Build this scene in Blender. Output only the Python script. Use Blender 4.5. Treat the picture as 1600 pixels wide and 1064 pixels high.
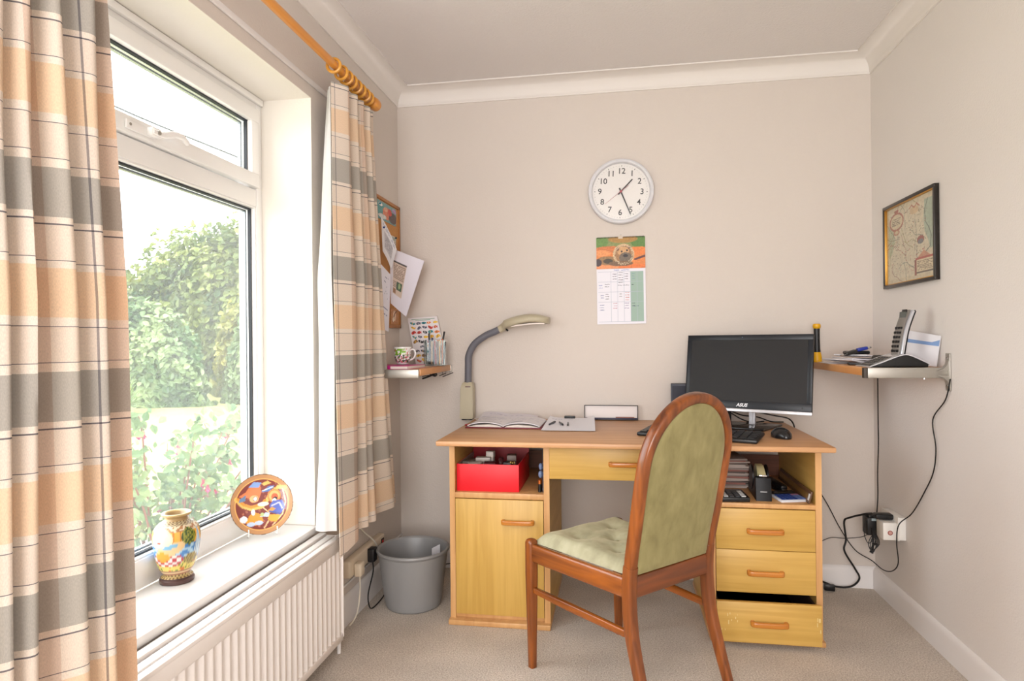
import bpy, bmesh, math, random
from mathutils import Vector, Matrix, noise
for _o in list(bpy.data.objects): bpy.data.objects.remove(_o)
SC = bpy.context.scene
COL = SC.collection
PI = math.pi
random.seed(7)

# ------------------------------------------------------------------ camera
cam_d = bpy.data.cameras.new('camera'); cam = bpy.data.objects.new('camera', cam_d); COL.objects.link(cam)
cam_d.sensor_width = 36.0; cam_d.lens = 989.26 / 1600 * 36.0; cam_d.clip_start = .02; cam_d.clip_end = 200
_yaw, _pit, _rol = math.radians(9.2386), math.radians(0.007), math.radians(-0.553)
_F = Vector((-math.sin(_yaw)*math.cos(_pit), math.cos(_yaw)*math.cos(_pit), math.sin(_pit)))
_r = Vector((math.cos(_yaw), math.sin(_yaw), 0)); _u = _r.cross(_F)
_r2 = _r*math.cos(_rol) + _u*math.sin(_rol); _u2 = -_r*math.sin(_rol) + _u*math.cos(_rol)
cam.matrix_world = Matrix(((_r2.x, _u2.x, -_F.x, 0), (_r2.y, _u2.y, -_F.y, 0), (_r2.z, _u2.z, -_F.z, 1.12), (0, 0, 0, 1)))
SC.camera = cam
# ------------------------------------------------------------------ view, world, lights
SC.view_settings.view_transform = 'Standard'; SC.view_settings.look = 'None'
SC.view_settings.gamma = 1.0; SC.view_settings.use_curve_mapping = False
SC.view_settings.exposure = 0.28
world = bpy.data.worlds.new('world'); SC.world = world; world.use_nodes = True
_wn = world.node_tree; _bg = _wn.nodes['Background']
_bg.inputs['Color'].default_value = (0.97, 0.98, 1.0, 1); _bg.inputs['Strength'].default_value = 5.6
def area(name, loc, target, sx, sy, power, col=(1, 1, 1), spread=180):
    d = bpy.data.lights.new(name, 'AREA'); d.shape = 'RECTANGLE'; d.size = sx; d.size_y = sy
    d.energy = power; d.color = col; d.spread = math.radians(spread)
    o = bpy.data.objects.new(name, d); COL.objects.link(o); o.location = loc
    o.rotation_euler = (Vector(target)-Vector(loc)).to_track_quat('-Z', 'Y').to_euler()
    return o
# fill light added behind the camera, as from an assumed window; none is built
area('rear_fill_light', (-0.20, -1.55, 1.35), (0.55, 2.6, 0.9), 1.5, 1.7, 72, (.985, .985, 1.0))
sun_d = bpy.data.lights.new('sun', 'SUN'); sun_d.energy = 1.2; sun_d.angle = math.radians(3); sun_d.color = (1, .95, .86)
sun = bpy.data.objects.new('sun', sun_d); COL.objects.link(sun)
sun.rotation_euler = Vector((-0.62, 0.35, -0.75)).to_track_quat('-Z', 'Y').to_euler()   # high, from over the house: lights the garden only

# ------------------------------------------------------------------ helpers
def s2l(c):
    c = c/255.0
    return c/12.92 if c <= .04045 else ((c+.055)/1.055)**2.4
def rgb(r, g, b): return (s2l(r), s2l(g), s2l(b), 1.0)
MATS = {}
def nt_new(name):
    m = bpy.data.materials.new(name); m.use_nodes = True
    return m, m.node_tree, m.node_tree.nodes['Principled BSDF']
def mat(name, col, rough=.5, metal=0.0, bump=0.0, bscale=200.0, var=0.0, vscale=8.0, spec=None, trans=0.0, coat=0.0, sheen=0.0, emis=None, alpha=1.0):
    if name in MATS: return MATS[name]
    m, t, b = nt_new(name); L = t.links
    c = rgb(*col); b.inputs['Base Color'].default_value = c
    b.inputs['Roughness'].default_value = rough; b.inputs['Metallic'].default_value = metal
    if spec is not None: b.inputs['Specular IOR Level'].default_value = spec
    if trans: b.inputs['Transmission Weight'].default_value = trans
    if coat: b.inputs['Coat Weight'].default_value = coat; b.inputs['Coat Roughness'].default_value = .12
    if sheen: b.inputs['Sheen Weight'].default_value = sheen; b.inputs['Sheen Roughness'].default_value = .4
    if emis: b.inputs['Emission Color'].default_value = rgb(*emis[:3]); b.inputs['Emission Strength'].default_value = emis[3]
    tc = t.nodes.new('ShaderNodeTexCoord')
    nz = t.nodes.new('ShaderNodeTexNoise'); nz.inputs['Scale'].default_value = vscale; nz.inputs['Detail'].default_value = 4
    L.new(tc.outputs['Object'], nz.inputs['Vector'])
    v = max(var, .015)
    mx = t.nodes.new('ShaderNodeMix'); mx.data_type = 'RGBA'
    mx.inputs['A'].default_value = tuple(x*(1-v) for x in c[:3])+(1,); mx.inputs['B'].default_value = tuple(min(1, x*(1+v)) for x in c[:3])+(1,)
    L.new(nz.outputs['Fac'], mx.inputs['Factor']); L.new(mx.outputs['Result'], b.inputs['Base Color'])
    if bump:
        n2 = t.nodes.new('ShaderNodeTexNoise'); n2.inputs['Scale'].default_value = bscale; n2.inputs['Detail'].default_value = 3
        L.new(tc.outputs['Object'], n2.inputs['Vector'])
        bp = t.nodes.new('ShaderNodeBump'); bp.inputs['Strength'].default_value = bump; bp.inputs['Distance'].default_value = .002
        L.new(n2.outputs['Fac'], bp.inputs['Height']); L.new(bp.outputs['Normal'], b.inputs['Normal'])
    MATS[name] = m; return m
def wood(name, c1, c2, axis='X', rough=.4, scale=1.0, coat=0.0, streak=18.0):
    if name in MATS: return MATS[name]
    m, t, b = nt_new(name); L = t.links
    tc = t.nodes.new('ShaderNodeTexCoord'); mp = t.nodes.new('ShaderNodeMapping')
    sc = [streak*4*scale]*3; sc['XYZ'.index(axis)] = 2.5*scale
    mp.inputs['Scale'].default_value = sc
    n1 = t.nodes.new('ShaderNodeTexNoise'); n1.inputs['Scale'].default_value = 1.0; n1.inputs['Detail'].default_value = 6; n1.inputs['Distortion'].default_value = .6
    n2 = t.nodes.new('ShaderNodeTexNoise'); n2.inputs['Scale'].default_value = 3*scale; n2.inputs['Detail'].default_value = 2
    mp2 = t.nodes.new('ShaderNodeMapping'); s2 = [3.0]*3; s2['XYZ'.index(axis)] = .5; mp2.inputs['Scale'].default_value = s2
    L.new(tc.outputs['Object'], mp.inputs['Vector']); L.new(mp.outputs['Vector'], n1.inputs['Vector'])
    L.new(tc.outputs['Object'], mp2.inputs['Vector']); L.new(mp2.outputs['Vector'], n2.inputs['Vector'])
    ad = t.nodes.new('ShaderNodeMath'); ad.operation = 'MULTIPLY_ADD'; ad.inputs[1].default_value = .65
    L.new(n1.outputs['Fac'], ad.inputs[0]); 
    m3 = t.nodes.new('ShaderNodeMath'); m3.operation = 'MULTIPLY'; m3.inputs[1].default_value = .35; L.new(n2.outputs['Fac'], m3.inputs[0]); L.new(m3.outputs[0], ad.inputs[2])
    r = t.nodes.new('ShaderNodeValToRGB'); r.color_ramp.elements[0].position = .36; r.color_ramp.elements[1].position = .64
    r.color_ramp.elements[0].color = rgb(*c1); r.color_ramp.elements[1].color = rgb(*c2)
    L.new(ad.outputs[0], r.inputs['Fac']); L.new(r.outputs['Color'], b.inputs['Base Color'])
    b.inputs['Roughness'].default_value = rough
    if coat: b.inputs['Coat Weight'].default_value = coat; b.inputs['Coat Roughness'].default_value = .15
    MATS[name] = m; return m
def painted(name='painted_print', rough=.5, coat=0.0):
    if name in MATS: return MATS[name]
    m, t, b = nt_new(name)
    a = t.nodes.new('ShaderNodeAttribute'); a.attribute_name = 'Col'
    t.links.new(a.outputs['Color'], b.inputs['Base Color']); b.inputs['Roughness'].default_value = rough
    if coat: b.inputs['Coat Weight'].default_value = coat; b.inputs['Coat Roughness'].default_value = .05
    MATS[name] = m; return m

class G:
    """collects geometry of ONE mesh"""
    def __init__(s): s.v = []; s.f = []; s.mi = []; s.c = []; s.uv = {}
    def add(s, vs, fs, M=None, mi=0, col=None):
        o = len(s.v)
        for p in vs:
            p = Vector(p); s.v.append(M @ p if M is not None else p)
        for f in fs: s.f.append([o+i for i in f]); s.mi.append(mi)
        if col is not None: s.c += col
        elif s.c or col == []: s.c += [(1, 1, 1, 1)]*len(vs)
        return o
    def bm(s, b, M=None, mi=0):
        b.verts.index_update(); b.verts.ensure_lookup_table()
        s.add([v.co.copy() for v in b.verts], [[v.index for v in f.verts] for f in b.faces], M, mi); b.free()
    def box(s, x0, x1, y0, y1, z0, z1, bev=0.0, M=None, mi=0, seg=2):
        b = bmesh.new(); bmesh.ops.create_cube(b, size=1.0)
        for v in b.verts: v.co = Vector(((x0+x1)/2+v.co.x*(x1-x0), (y0+y1)/2+v.co.y*(y1-y0), (z0+z1)/2+v.co.z*(z1-z0)))
        if bev > 0:
            bev = min(bev, .49*min(abs(x1-x0), abs(y1-y0), abs(z1-z0)))
            bmesh.ops.bevel(b, geom=b.edges[:], offset=bev, segments=seg, affect='EDGES', profile=.5)
        s.bm(b, M, mi); return s
    def prism(s, poly, h0, h1, plane='XY', bev=0.0, M=None, mi=0):
        n = len(poly)
        f3 = {'XY': lambda a, b, h: (a, b, h), 'XZ': lambda a, b, h: (a, h, b), 'YZ': lambda a, b, h: (h, a, b)}[plane]
        b = bmesh.new(); lo = [b.verts.new(f3(p[0], p[1], h0)) for p in poly]; hi = [b.verts.new(f3(p[0], p[1], h1)) for p in poly]
        b.faces.new(lo[::-1]); b.faces.new(hi)
        for i in range(n): b.faces.new((lo[i], lo[(i+1) % n], hi[(i+1) % n], hi[i]))
        bmesh.ops.recalc_face_normals(b, faces=b.faces[:])
        if bev > 0: bmesh.ops.bevel(b, geom=[e for e in b.edges if (e.verts[0] in lo) == (e.verts[1] in lo)], offset=bev, segments=2, affect='EDGES', profile=.5)
        s.bm(b, M, mi); return s
    def tube(s, pts, r, n=10, closed=False, M=None, mi=0, flat=None, up=None, caps=True):
        """sweep a round (or flat=(a,b) superellipse) section along pts"""
        P = [Vector(p) for p in pts]; N = len(P); R = r if isinstance(r, (list, tuple)) else [r]*N
        vs = []; fs = []; prev = None
        for i, p in enumerate(P):
            if closed: tg = (P[(i+1) % N]-P[i-1])
            else: tg = (P[min(i+1, N-1)]-P[max(i-1, 0)])
            tg.normalize()
            if up is not None: a = Vector(up) - tg*Vector(up).dot(tg)
            elif prev is None:
                a = Vector((0, 0, 1)) if abs(tg.z) < .9 else Vector((1, 0, 0)); a = a - tg*a.dot(tg)
            else: a = prev - tg*prev.dot(tg)
            a.normalize(); prev = a; c = tg.cross(a)
            for k in range(n):
                th = 2*PI*(k+.5)/n
                ca, sa = math.cos(th), math.sin(th)
                if flat:
                    e = .5; ca = math.copysign(abs(ca)**e, ca)*flat[0]; sa = math.copysign(abs(sa)**e, sa)*flat[1]
                vs.append(p + (a*ca + c*sa)*R[i])
        M2 = N if closed else N-1
        for i in range(M2):
            j = (i+1) % N
            for k in range(n): fs.append([i*n+k, i*n+(k+1) % n, j*n+(k+1) % n, j*n+k])
        if not closed and caps: fs.append(list(range(n))[::-1]); fs.append([(N-1)*n+k for k in range(n)])
        s.add(vs, fs, M, mi); return s
    def lathe(s, prof, n=32, M=None, mi=0, cap0=True, cap1=True, colf=None):
        vs = []; fs = []; cols = [] if colf else None
        for j, (r, z) in enumerate(prof):
            for k in range(n):
                a = 2*PI*k/n; vs.append((r*math.cos(a), r*math.sin(a), z))
                if colf: cols.append(colf(k/n, z, r))
        for j in range(len(prof)-1):
            for k in range(n): fs.append([j*n+k, j*n+(k+1) % n, (j+1)*n+(k+1) % n, (j+1)*n+k])
        if cap0: fs.append(list(range(n))[::-1])
        if cap1: fs.append([(len(prof)-1)*n+k for k in range(n)])
        s.add(vs, fs, M, mi, cols); return s
    def cyl(s, p0, p1, r0, r1=None, n=20, mi=0, M=None):
        return s.tube([p0, p1], [r0, r0 if r1 is None else r1], n=n, mi=mi, M=M)
    def ball(s, c, r, n=16, M=None, mi=0, sq=(1, 1, 1)):
        b = bmesh.new(); bmesh.ops.create_uvsphere(b, u_segments=n, v_segments=n//2+2, radius=1.0)
        for v in b.verts: v.co = Vector((c[0]+v.co.x*r*sq[0], c[1]+v.co.y*r*sq[1], c[2]+v.co.z*r*sq[2]))
        s.bm(b, M, mi); return s
    def sheet(s, P, nu, nv, t=.0006, M=None, mi=0, colf=None, uvf=None):
        """closed thin shell over P(u,v); thickness t to the back"""
        top = [[Vector(P(i/nu, j/nv)) for i in range(nu+1)] for j in range(nv+1)]
        vs = []; cols = [] if colf else None
        def nrm(i, j):
            du = top[j][min(i+1, nu)]-top[j][max(i-1, 0)]; dv = top[min(j+1, nv)][i]-top[max(j-1, 0)][i]
            n = du.cross(dv); return n.normalized() if n.length > 0 else Vector((0, 0, 1))
        for j in range(nv+1):
            for i in range(nu+1):
                vs.append(top[j][i])
                if colf: cols.append(colf(i/nu, j/nv))
        o2 = len(vs)
        for j in range(nv+1):
            for i in range(nu+1):
                vs.append(top[j][i]-nrm(i, j)*t)
                if colf: cols.append(cols[j*(nu+1)+i] if colf.__name__ != 'front' else (.85, .85, .85, 1))
        w = nu+1; fs = []
        for j in range(nv):
            for i in range(nu):
                a = j*w+i; fs.append([a, a+1, a+w+1, a+w]); fs.append([o2+a, o2+a+w, o2+a+w+1, o2+a+1])
        for i in range(nu): fs.append([i+1, i, o2+i, o2+i+1]); a = nv*w+i; fs.append([a, a+1, o2+a+1, o2+a])
        for j in range(nv): a = j*w; fs.append([a, a+w, o2+a+w, o2+a]); a = j*w+nu; fs.append([a+w, a, o2+a, o2+a+w])
        o = s.add(vs, fs, M, mi, cols)
        if uvf:
            for j in range(nv+1):
                for i in range(nu+1): s.uv[o+j*w+i] = s.uv[o+o2+j*w+i] = uvf(i/nu, j/nv)
        return s
    def build(s, name, m, parent=None, smooth=35):
        me = bpy.data.meshes.new(name); me.from_pydata([tuple(v) for v in s.v], [], s.f)
        ms = m if isinstance(m, (list, tuple)) else [m]
        for q in ms: me.materials.append(q)
        if len(ms) > 1: me.polygons.foreach_set('material_index', s.mi)
        if s.c:
            at = me.color_attributes.new('Col', 'FLOAT_COLOR', 'POINT')
            at.data.foreach_set('color', [x for c in s.c for x in c])
        if s.uv:
            ul = me.uv_layers.new(name='UVMap')
            for lp in me.loops: ul.data[lp.index].uv = s.uv.get(lp.vertex_index, (0, 0))
        me.validate(); me.update()
        bm_ = bmesh.new(); bm_.from_mesh(me); bmesh.ops.recalc_face_normals(bm_, faces=bm_.faces[:]); bm_.to_mesh(me); bm_.free()
        if smooth:
            me.polygons.foreach_set('use_smooth', [True]*len(me.polygons)); me.set_sharp_from_angle(angle=math.radians(smooth))
        o = bpy.data.objects.new(name, me); COL.objects.link(o)
        if parent is not None: o.parent = parent
        return o
def tag(o, label, cat, group=None, kind=None):
    o['label'] = label; o['category'] = cat
    if group: o['group'] = group
    if kind: o['kind'] = kind
    return o
def thing(name, label, cat, loc=(0, 0, 0), rz=0.0, group=None, rot=None):
    o = bpy.data.objects.new(name, None); COL.objects.link(o); o.empty_display_size = .05
    o.location = loc; o.rotation_euler = rot if rot else (0, 0, rz)
    return tag(o, label, cat, group)
def struct(name, g, m, parent=None, smooth=35):
    o = g.build(name, m, parent, smooth)
    if parent is None: o['kind'] = 'structure'
    return o
def copy_tree(o, parent=None):
    c = o.copy(); COL.objects.link(c)
    if parent is not None: c.parent = parent
    for ch in [x for x in bpy.data.objects if x.parent == o]: copy_tree(ch, c)
    return c
def spline(pts, n=8, closed=False):
    P = [Vector(p) for p in pts]; out = []; N = len(P)
    for i in range(N if closed else N-1):
        p1, p2 = P[i], P[(i+1) % N]
        p0 = P[i-1] if (i > 0 or closed) else p1*2-p2
        p3 = P[(i+2) % N] if (i+2 < N or closed) else p2*2-p1
        for k in range(n):
            t = k/n
            out.append(.5*((2*p1)+(p2-p0)*t+(2*p0-5*p1+4*p2-p3)*t*t+(3*p1-p0-3*p2+p3)*t**3))
    if not closed: out.append(P[-1])
    return out
def text_g(g, txt, size, M, h=.0004, mi=0, bold=0.0, shear=0.0, align='CENTER'):
    cu = bpy.data.curves.new('t', 'FONT'); cu.body = txt; cu.size = size; cu.extrude = h; cu.align_x = align; cu.align_y = 'CENTER'
    cu.offset = bold; cu.shear = shear; cu.resolution_u = 3
    o = bpy.data.objects.new('t', cu); COL.objects.link(o)
    dg = bpy.context.evaluated_depsgraph_get(); me = bpy.data.meshes.new_from_object(o.evaluated_get(dg))
    g.add([v.co.copy() for v in me.vertices], [list(p.vertices) for p in me.polygons], M, mi)
    bpy.data.objects.remove(o); bpy.data.curves.remove(cu); bpy.data.meshes.remove(me)
def T(x, y, z): return Matrix.Translation((x, y, z))
def RX(a): return Matrix.Rotation(math.radians(a), 4, 'X')
def RY(a): return Matrix.Rotation(math.radians(a), 4, 'Y')
def RZ(a): return Matrix.Rotation(math.radians(a), 4, 'Z')
# ---- tiny painter: layers of shapes evaluated per vertex, u right / v up
def inpoly(x, y, P):
    c = False; j = len(P)-1
    for i in range(len(P)):
        if (P[i][1] > y) != (P[j][1] > y) and x < (P[j][0]-P[i][0])*(y-P[i][1])/(P[j][1]-P[i][1])+P[i][0]: c = not c
        j = i
    return c
def paint(base, layers, mott=0.0, ms=20.0):
    L = []
    for l in layers:
        l = list(l)
        if l[0] == 'e': l[5] = math.radians(l[5]); l[6] = rgb(*l[6])
        elif l[0] == 'g': l[5] = math.radians(l[5]); l[7] = rgb(*l[7])
        else: l[-1] = rgb(*l[-1])
        L.append(l)
    b = rgb(*base)
    def f(u, v):
        c = b
        for l in L:
            k = l[0]
            if k == 'e':
                dx, dy = u-l[1], v-l[2]; ca, sa = math.cos(l[5]), math.sin(l[5])
                if ((dx*ca+dy*sa)/l[3])**2+((-dx*sa+dy*ca)/l[4])**2 < 1: c = l[6]
            elif k == 'g':   # ring: e with inner fraction
                dx, dy = u-l[1], v-l[2]; ca, sa = math.cos(l[5]), math.sin(l[5])
                q = ((dx*ca+dy*sa)/l[3])**2+((-dx*sa+dy*ca)/l[4])**2
                if l[6]**2 < q < 1: c = l[7]
            elif k == 'p':
                if inpoly(u, v, l[1]): c = l[2]
            elif k == 'r':
                if l[1] <= u <= l[2] and l[3] <= v <= l[4]: c = l[5]
            elif k == 'l':   # polyline with width
                P = l[1]
                for i in range(len(P)-1):
                    ax, ay = P[i]; bx, by = P[i+1]; dx, dy = bx-ax, by-ay; q = dx*dx+dy*dy or 1e-9
                    t = max(0, min(1, ((u-ax)*dx+(v-ay)*dy)/q))
                    if (u-ax-t*dx)**2+(v-ay-t*dy)**2 < l[2]**2: c = l[3]; break
        if mott:
            q = 1+mott*noise.noise((u*ms, v*ms, 3.3)); c = (c[0]*q, c[1]*q, c[2]*q, 1)
        return c
    return f
def scrib(rng, x0, x1, y0, y1, rows, w=.004, col=(60, 60, 70), dens=.7):
    L = []
    for i in range(rows):
        y = y1-(y1-y0)*(i+.5)/rows; x = x0
        while x < x1-.02:
            q = rng.uniform(.03, .12)*(x1-x0)/.8
            if rng.random() < dens: L.append(('l', [(x, y+rng.uniform(-w, w)), (min(x+q*.8, x1), y+rng.uniform(-w, w))], w, col))
            x += q
    return L
# ------------------------------------------------------------------ materials of the room
def plaster(name, col, bump=.35, scale=130, var=.02, rough=.85):
    return mat(name, col, rough=rough, bump=bump, bscale=scale, var=var, vscale=3)
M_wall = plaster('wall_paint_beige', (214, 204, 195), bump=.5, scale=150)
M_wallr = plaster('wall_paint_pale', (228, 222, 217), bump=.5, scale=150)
M_ceil = plaster('ceiling_paint', (230, 225, 222), bump=1.0, scale=110)
M_cove = mat('cove_paint', (231, 225, 219), rough=.6)
M_reveal = plaster('reveal_paint', (240, 234, 224), bump=.25, scale=150)
M_gloss = mat('white_gloss_paint', (236, 232, 230), rough=.3)
M_upvc = mat('white_upvc', (247, 245, 243), rough=.25)
M_gask = mat('dark_gasket', (40, 44, 50), rough=.5)
M_spacer = mat('spacer_bar', (150, 158, 165), rough=.35, metal=.6)
M_hole = mat('black_void', (8, 8, 8), rough=.9)
M_white = mat('white_plastic', (235, 232, 226), rough=.35)
M_cream = mat('cream_plastic', (224, 208, 184), rough=.4)
M_black = mat('black_plastic', (16, 16, 18), rough=.4)
M_blackc = mat('black_cable', (12, 12, 13), rough=.5)
M_whitec = mat('white_cable', (222, 214, 200), rough=.45)
M_steel = mat('brushed_steel', (176, 172, 164), rough=.38, metal=.85)
M_chrome = mat('chrome', (200, 200, 200), rough=.15, metal=1.0)
M_paper = mat('white_paper', (232, 230, 234), rough=.7)
def carpet():
    m, t, b = nt_new('carpet_pile'); L = t.links
    tc = t.nodes.new('ShaderNodeTexCoord')
    n1 = t.nodes.new('ShaderNodeTexNoise'); n1.inputs['Scale'].default_value = 190; n1.inputs['Detail'].default_value = 3
    n2 = t.nodes.new('ShaderNodeTexNoise'); n2.inputs['Scale'].default_value = 4; n2.inputs['Detail'].default_value = 4
    L.new(tc.outputs['Object'], n1.inputs['Vector']); L.new(tc.outputs['Object'], n2.inputs['Vector'])
    r = t.nodes.new('ShaderNodeValToRGB'); r.color_ramp.elements[0].position = .3; r.color_ramp.elements[1].position = .7
    r.color_ramp.elements[0].color = rgb(176, 162, 148); r.color_ramp.elements[1].color = rgb(228, 218, 206)
    L.new(n1.outputs['Fac'], r.inputs['Fac'])
    mx = t.nodes.new('ShaderNodeMix'); mx.data_type = 'RGBA'; mx.blend_type = 'MULTIPLY'; mx.inputs['Factor'].default_value = 1
    r2 = t.nodes.new('ShaderNodeValToRGB'); r2.color_ramp.elements[0].color = (.86, .86, .86, 1); r2.color_ramp.elements[1].color = (1.0, 1.0, 1.0, 1)
    r2.color_ramp.elements[0].position = .35; r2.color_ramp.elements[1].position = .6
    L.new(n2.outputs['Fac'], r2.inputs['Fac']); L.new(r.outputs['Color'], mx.inputs['A']); L.new(r2.outputs['Color'], mx.inputs['B'])
    L.new(mx.outputs['Result'], b.inputs['Base Color']); b.inputs['Roughness'].default_value = .95
    bp = t.nodes.new('ShaderNodeBump'); bp.inputs['Strength'].default_value = .8; bp.inputs['Distance'].default_value = .004
    L.new(n1.outputs['Fac'], bp.inputs['Height']); L.new(bp.outputs['Normal'], b.inputs['Normal'])
    return m
def glassm(haze=0.0, nm='clear_glass'):
    m = bpy.data.materials.new(nm); m.use_nodes = True; t = m.node_tree; t.nodes.clear()
    o = t.nodes.new('ShaderNodeOutputMaterial'); a = t.nodes.new('ShaderNodeBsdfTransparent'); g = t.nodes.new('ShaderNodeBsdfGlossy')
    g.inputs['Roughness'].default_value = .02; fr = t.nodes.new('ShaderNodeLayerWeight'); fr.inputs['Blend'].default_value = .5
    pw = t.nodes.new('ShaderNodeMath'); pw.operation = 'POWER'; pw.inputs[1].default_value = 5; t.links.new(fr.outputs['Facing'], pw.inputs[0])
    sc = t.nodes.new('ShaderNodeMath'); sc.operation = 'MULTIPLY_ADD'; sc.inputs[1].default_value = .8; sc.inputs[2].default_value = .03; t.links.new(pw.outputs[0], sc.inputs[0])
    a.inputs['Color'].default_value = (.97, .98, .98, 1) if haze else (1, 1, 1, 1)
    mx = t.nodes.new('ShaderNodeMixShader'); t.links.new(sc.outputs[0], mx.inputs[0]); t.links.new(a.outputs[0], mx.inputs[1]); t.links.new(g.outputs[0], mx.inputs[2])
    hz = t.nodes.new('ShaderNodeBsdfTranslucent'); hz.inputs['Color'].default_value = (.9, .94, .95, 1); m2 = t.nodes.new('ShaderNodeMixShader'); m2.inputs[0].default_value = haze
    t.links.new(mx.outputs[0], m2.inputs[1]); t.links.new(hz.outputs[0], m2.inputs[2]); t.links.new(m2.outputs[0], o.inputs['Surface']); return m
M_flarehaze = glassm(.04, 'flare_haze_window_glass')  # window flare haze put into the panes as a faint translucent mix
M_glass = glassm()

# ------------------------------------------------------------------ shell
LX, RX_, BY, FY, CZ = -1.07, 1.138, 3.051, -1.75, 2.375
WY0, WY1, WZ0, WZ1 = .22, 2.13, .435, 2.00      # window opening
struct('floor', G().box(LX-.3, RX_+.2, FY-.2, BY+.2, -.1, 0), carpet())
struct('ceiling', G().box(LX-.3, RX_+.2, FY-.2, BY+.2, CZ, CZ+.1), M_ceil)
struct('wall_back', G().box(LX-.3, RX_+.2, BY, BY+.15, 0, CZ), M_wall)
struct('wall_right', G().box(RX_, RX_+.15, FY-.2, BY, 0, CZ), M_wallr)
struct('wall_front', G().box(LX-.3, RX_, FY-.15, FY, 0, CZ), M_wall)
g = G(); XO = -1.345
g.box(XO, LX, FY, WY0, 0, CZ); g.box(XO, LX, WY1, BY, 0, CZ); g.box(XO, LX, WY0, WY1, 0, WZ0); g.box(XO, LX, WY0, WY1, WZ1, CZ)
struct('wall_left', g, M_wall)
g = G(); e = .0015    # plaster lining of the window recess
g.box(XO+.06, LX+.0005, WY1-e, WY1, WZ0+.03, WZ1); g.box(XO+.06, LX+.0005, WY0, WY0+e, WZ0+.03, WZ1); g.box(XO+.06, LX+.0005, WY0, WY1, WZ1-e, WZ1)
struct('trim_1', g, M_reveal)
# coving: concave section swept round the room
def cove():
    g = G(); S = .080; prof = [(0, 0), (0, -S), (.006, -S), (.006, -S+.006)]
    for k in range(9):
        a = PI/2*k/8; prof.append((.008+(S-.014)*(1-math.cos(a)), -S+.008+(S-.014)*math.sin(a)))
    prof += [(S-.006, -.006), (S, -.006), (S, 0)]
    c = [(LX, BY, 1, -1), (RX_, BY, -1, -1), (RX_, FY, -1, 1), (LX, FY, 1, 1)]
    vs = []; n = len(prof)
    for (x, y, sx, sy) in c:
        for (d, h) in prof: vs.append((x+sx*d, y+sy*d, CZ+h-.0003))
    fs = []
    for i in range(4):
        j = (i+1) % 4
        for k in range(n): fs.append([i*n+k, i*n+(k+1) % n, j*n+(k+1) % n, j*n+k])
    g.add(vs, fs); return g
struct('trim_2', cove(), M_cove, smooth=40)
def skirting(p0, p1, nrm, h=.097):
    prof = [(0, 0), (.015, 0), (.015, h-.022), (.013, h-.012), (.008, h-.004), (.003, h), (0, h)]
    g = G(); vs = []; n = len(prof)
    for p in (p0, p1):
        for (d, z) in prof: vs.append((p[0]+nrm[0]*d, p[1]+nrm[1]*d, z))
    fs = [[k, (k+1) % n, n+(k+1) % n, n+k] for k in range(n)]+[list(range(n))[::-1], [n+k for k in range(n)]]
    g.add(vs, fs); return g
struct('baseboard_back', skirting((LX, BY-.0002), (RX_, BY-.0002), (0, -1)), M_gloss)
struct('baseboard_right', skirting((RX_-.0002, FY), (RX_-.0002, BY-.015), (-1, 0)), M_gloss)
struct('baseboard_left', skirting((LX+.0002, FY), (LX+.0002, BY-.015), (1, 0), .115), M_gloss)
struct('trim_3', G().box(LX+.0002, LX+.008, .1, 2.60, 2.042, 2.062, .003), M_gloss)
struct('trim_4', G().box(LX+.0002, LX+.006, 2.135, BY-.002, .150, .158, .001), M_gloss)
# window sill board
struct('trim_5', G().box(-1.262, LX+.012, WY0-.03, WY1+.0, WZ0+.002, .4635, .006), M_upvc)

# ------------------------------------------------------------------ window
win = G(); XF = -1.262; XB = XO+.01
gz0 = .463
YM = 1.17
win.box(XB, XF, WY1-.036, WY1-.0016, gz0, WZ1-.002, .003)      # jamb
win.box(XB, XF, WY0+.0016, WY0+.036, gz0, WZ1-.002, .003)
win.box(XB, XF, WY0+.036, WY1-.036, gz0, gz0+.078, .003)
win.box(XB, XF, WY0+.036, WY1-.036, 1.955, WZ1-.002, .003)
win.box(XB+.004, XF-.001, WY0+.037, WY1-.037, 1.607, 1.668, .003)       # transom
win.box(XB+.004, XF-.001, YM-.035, YM+.035, gz0+.07, 1.96, .003)       # mullion
for z in (1.968,): win.box(XF-.001, XF+.014, WY0+.01, WY1-.01, z+.006, WZ1-.004, .003)
winO = struct('window_1', win, M_upvc)
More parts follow.
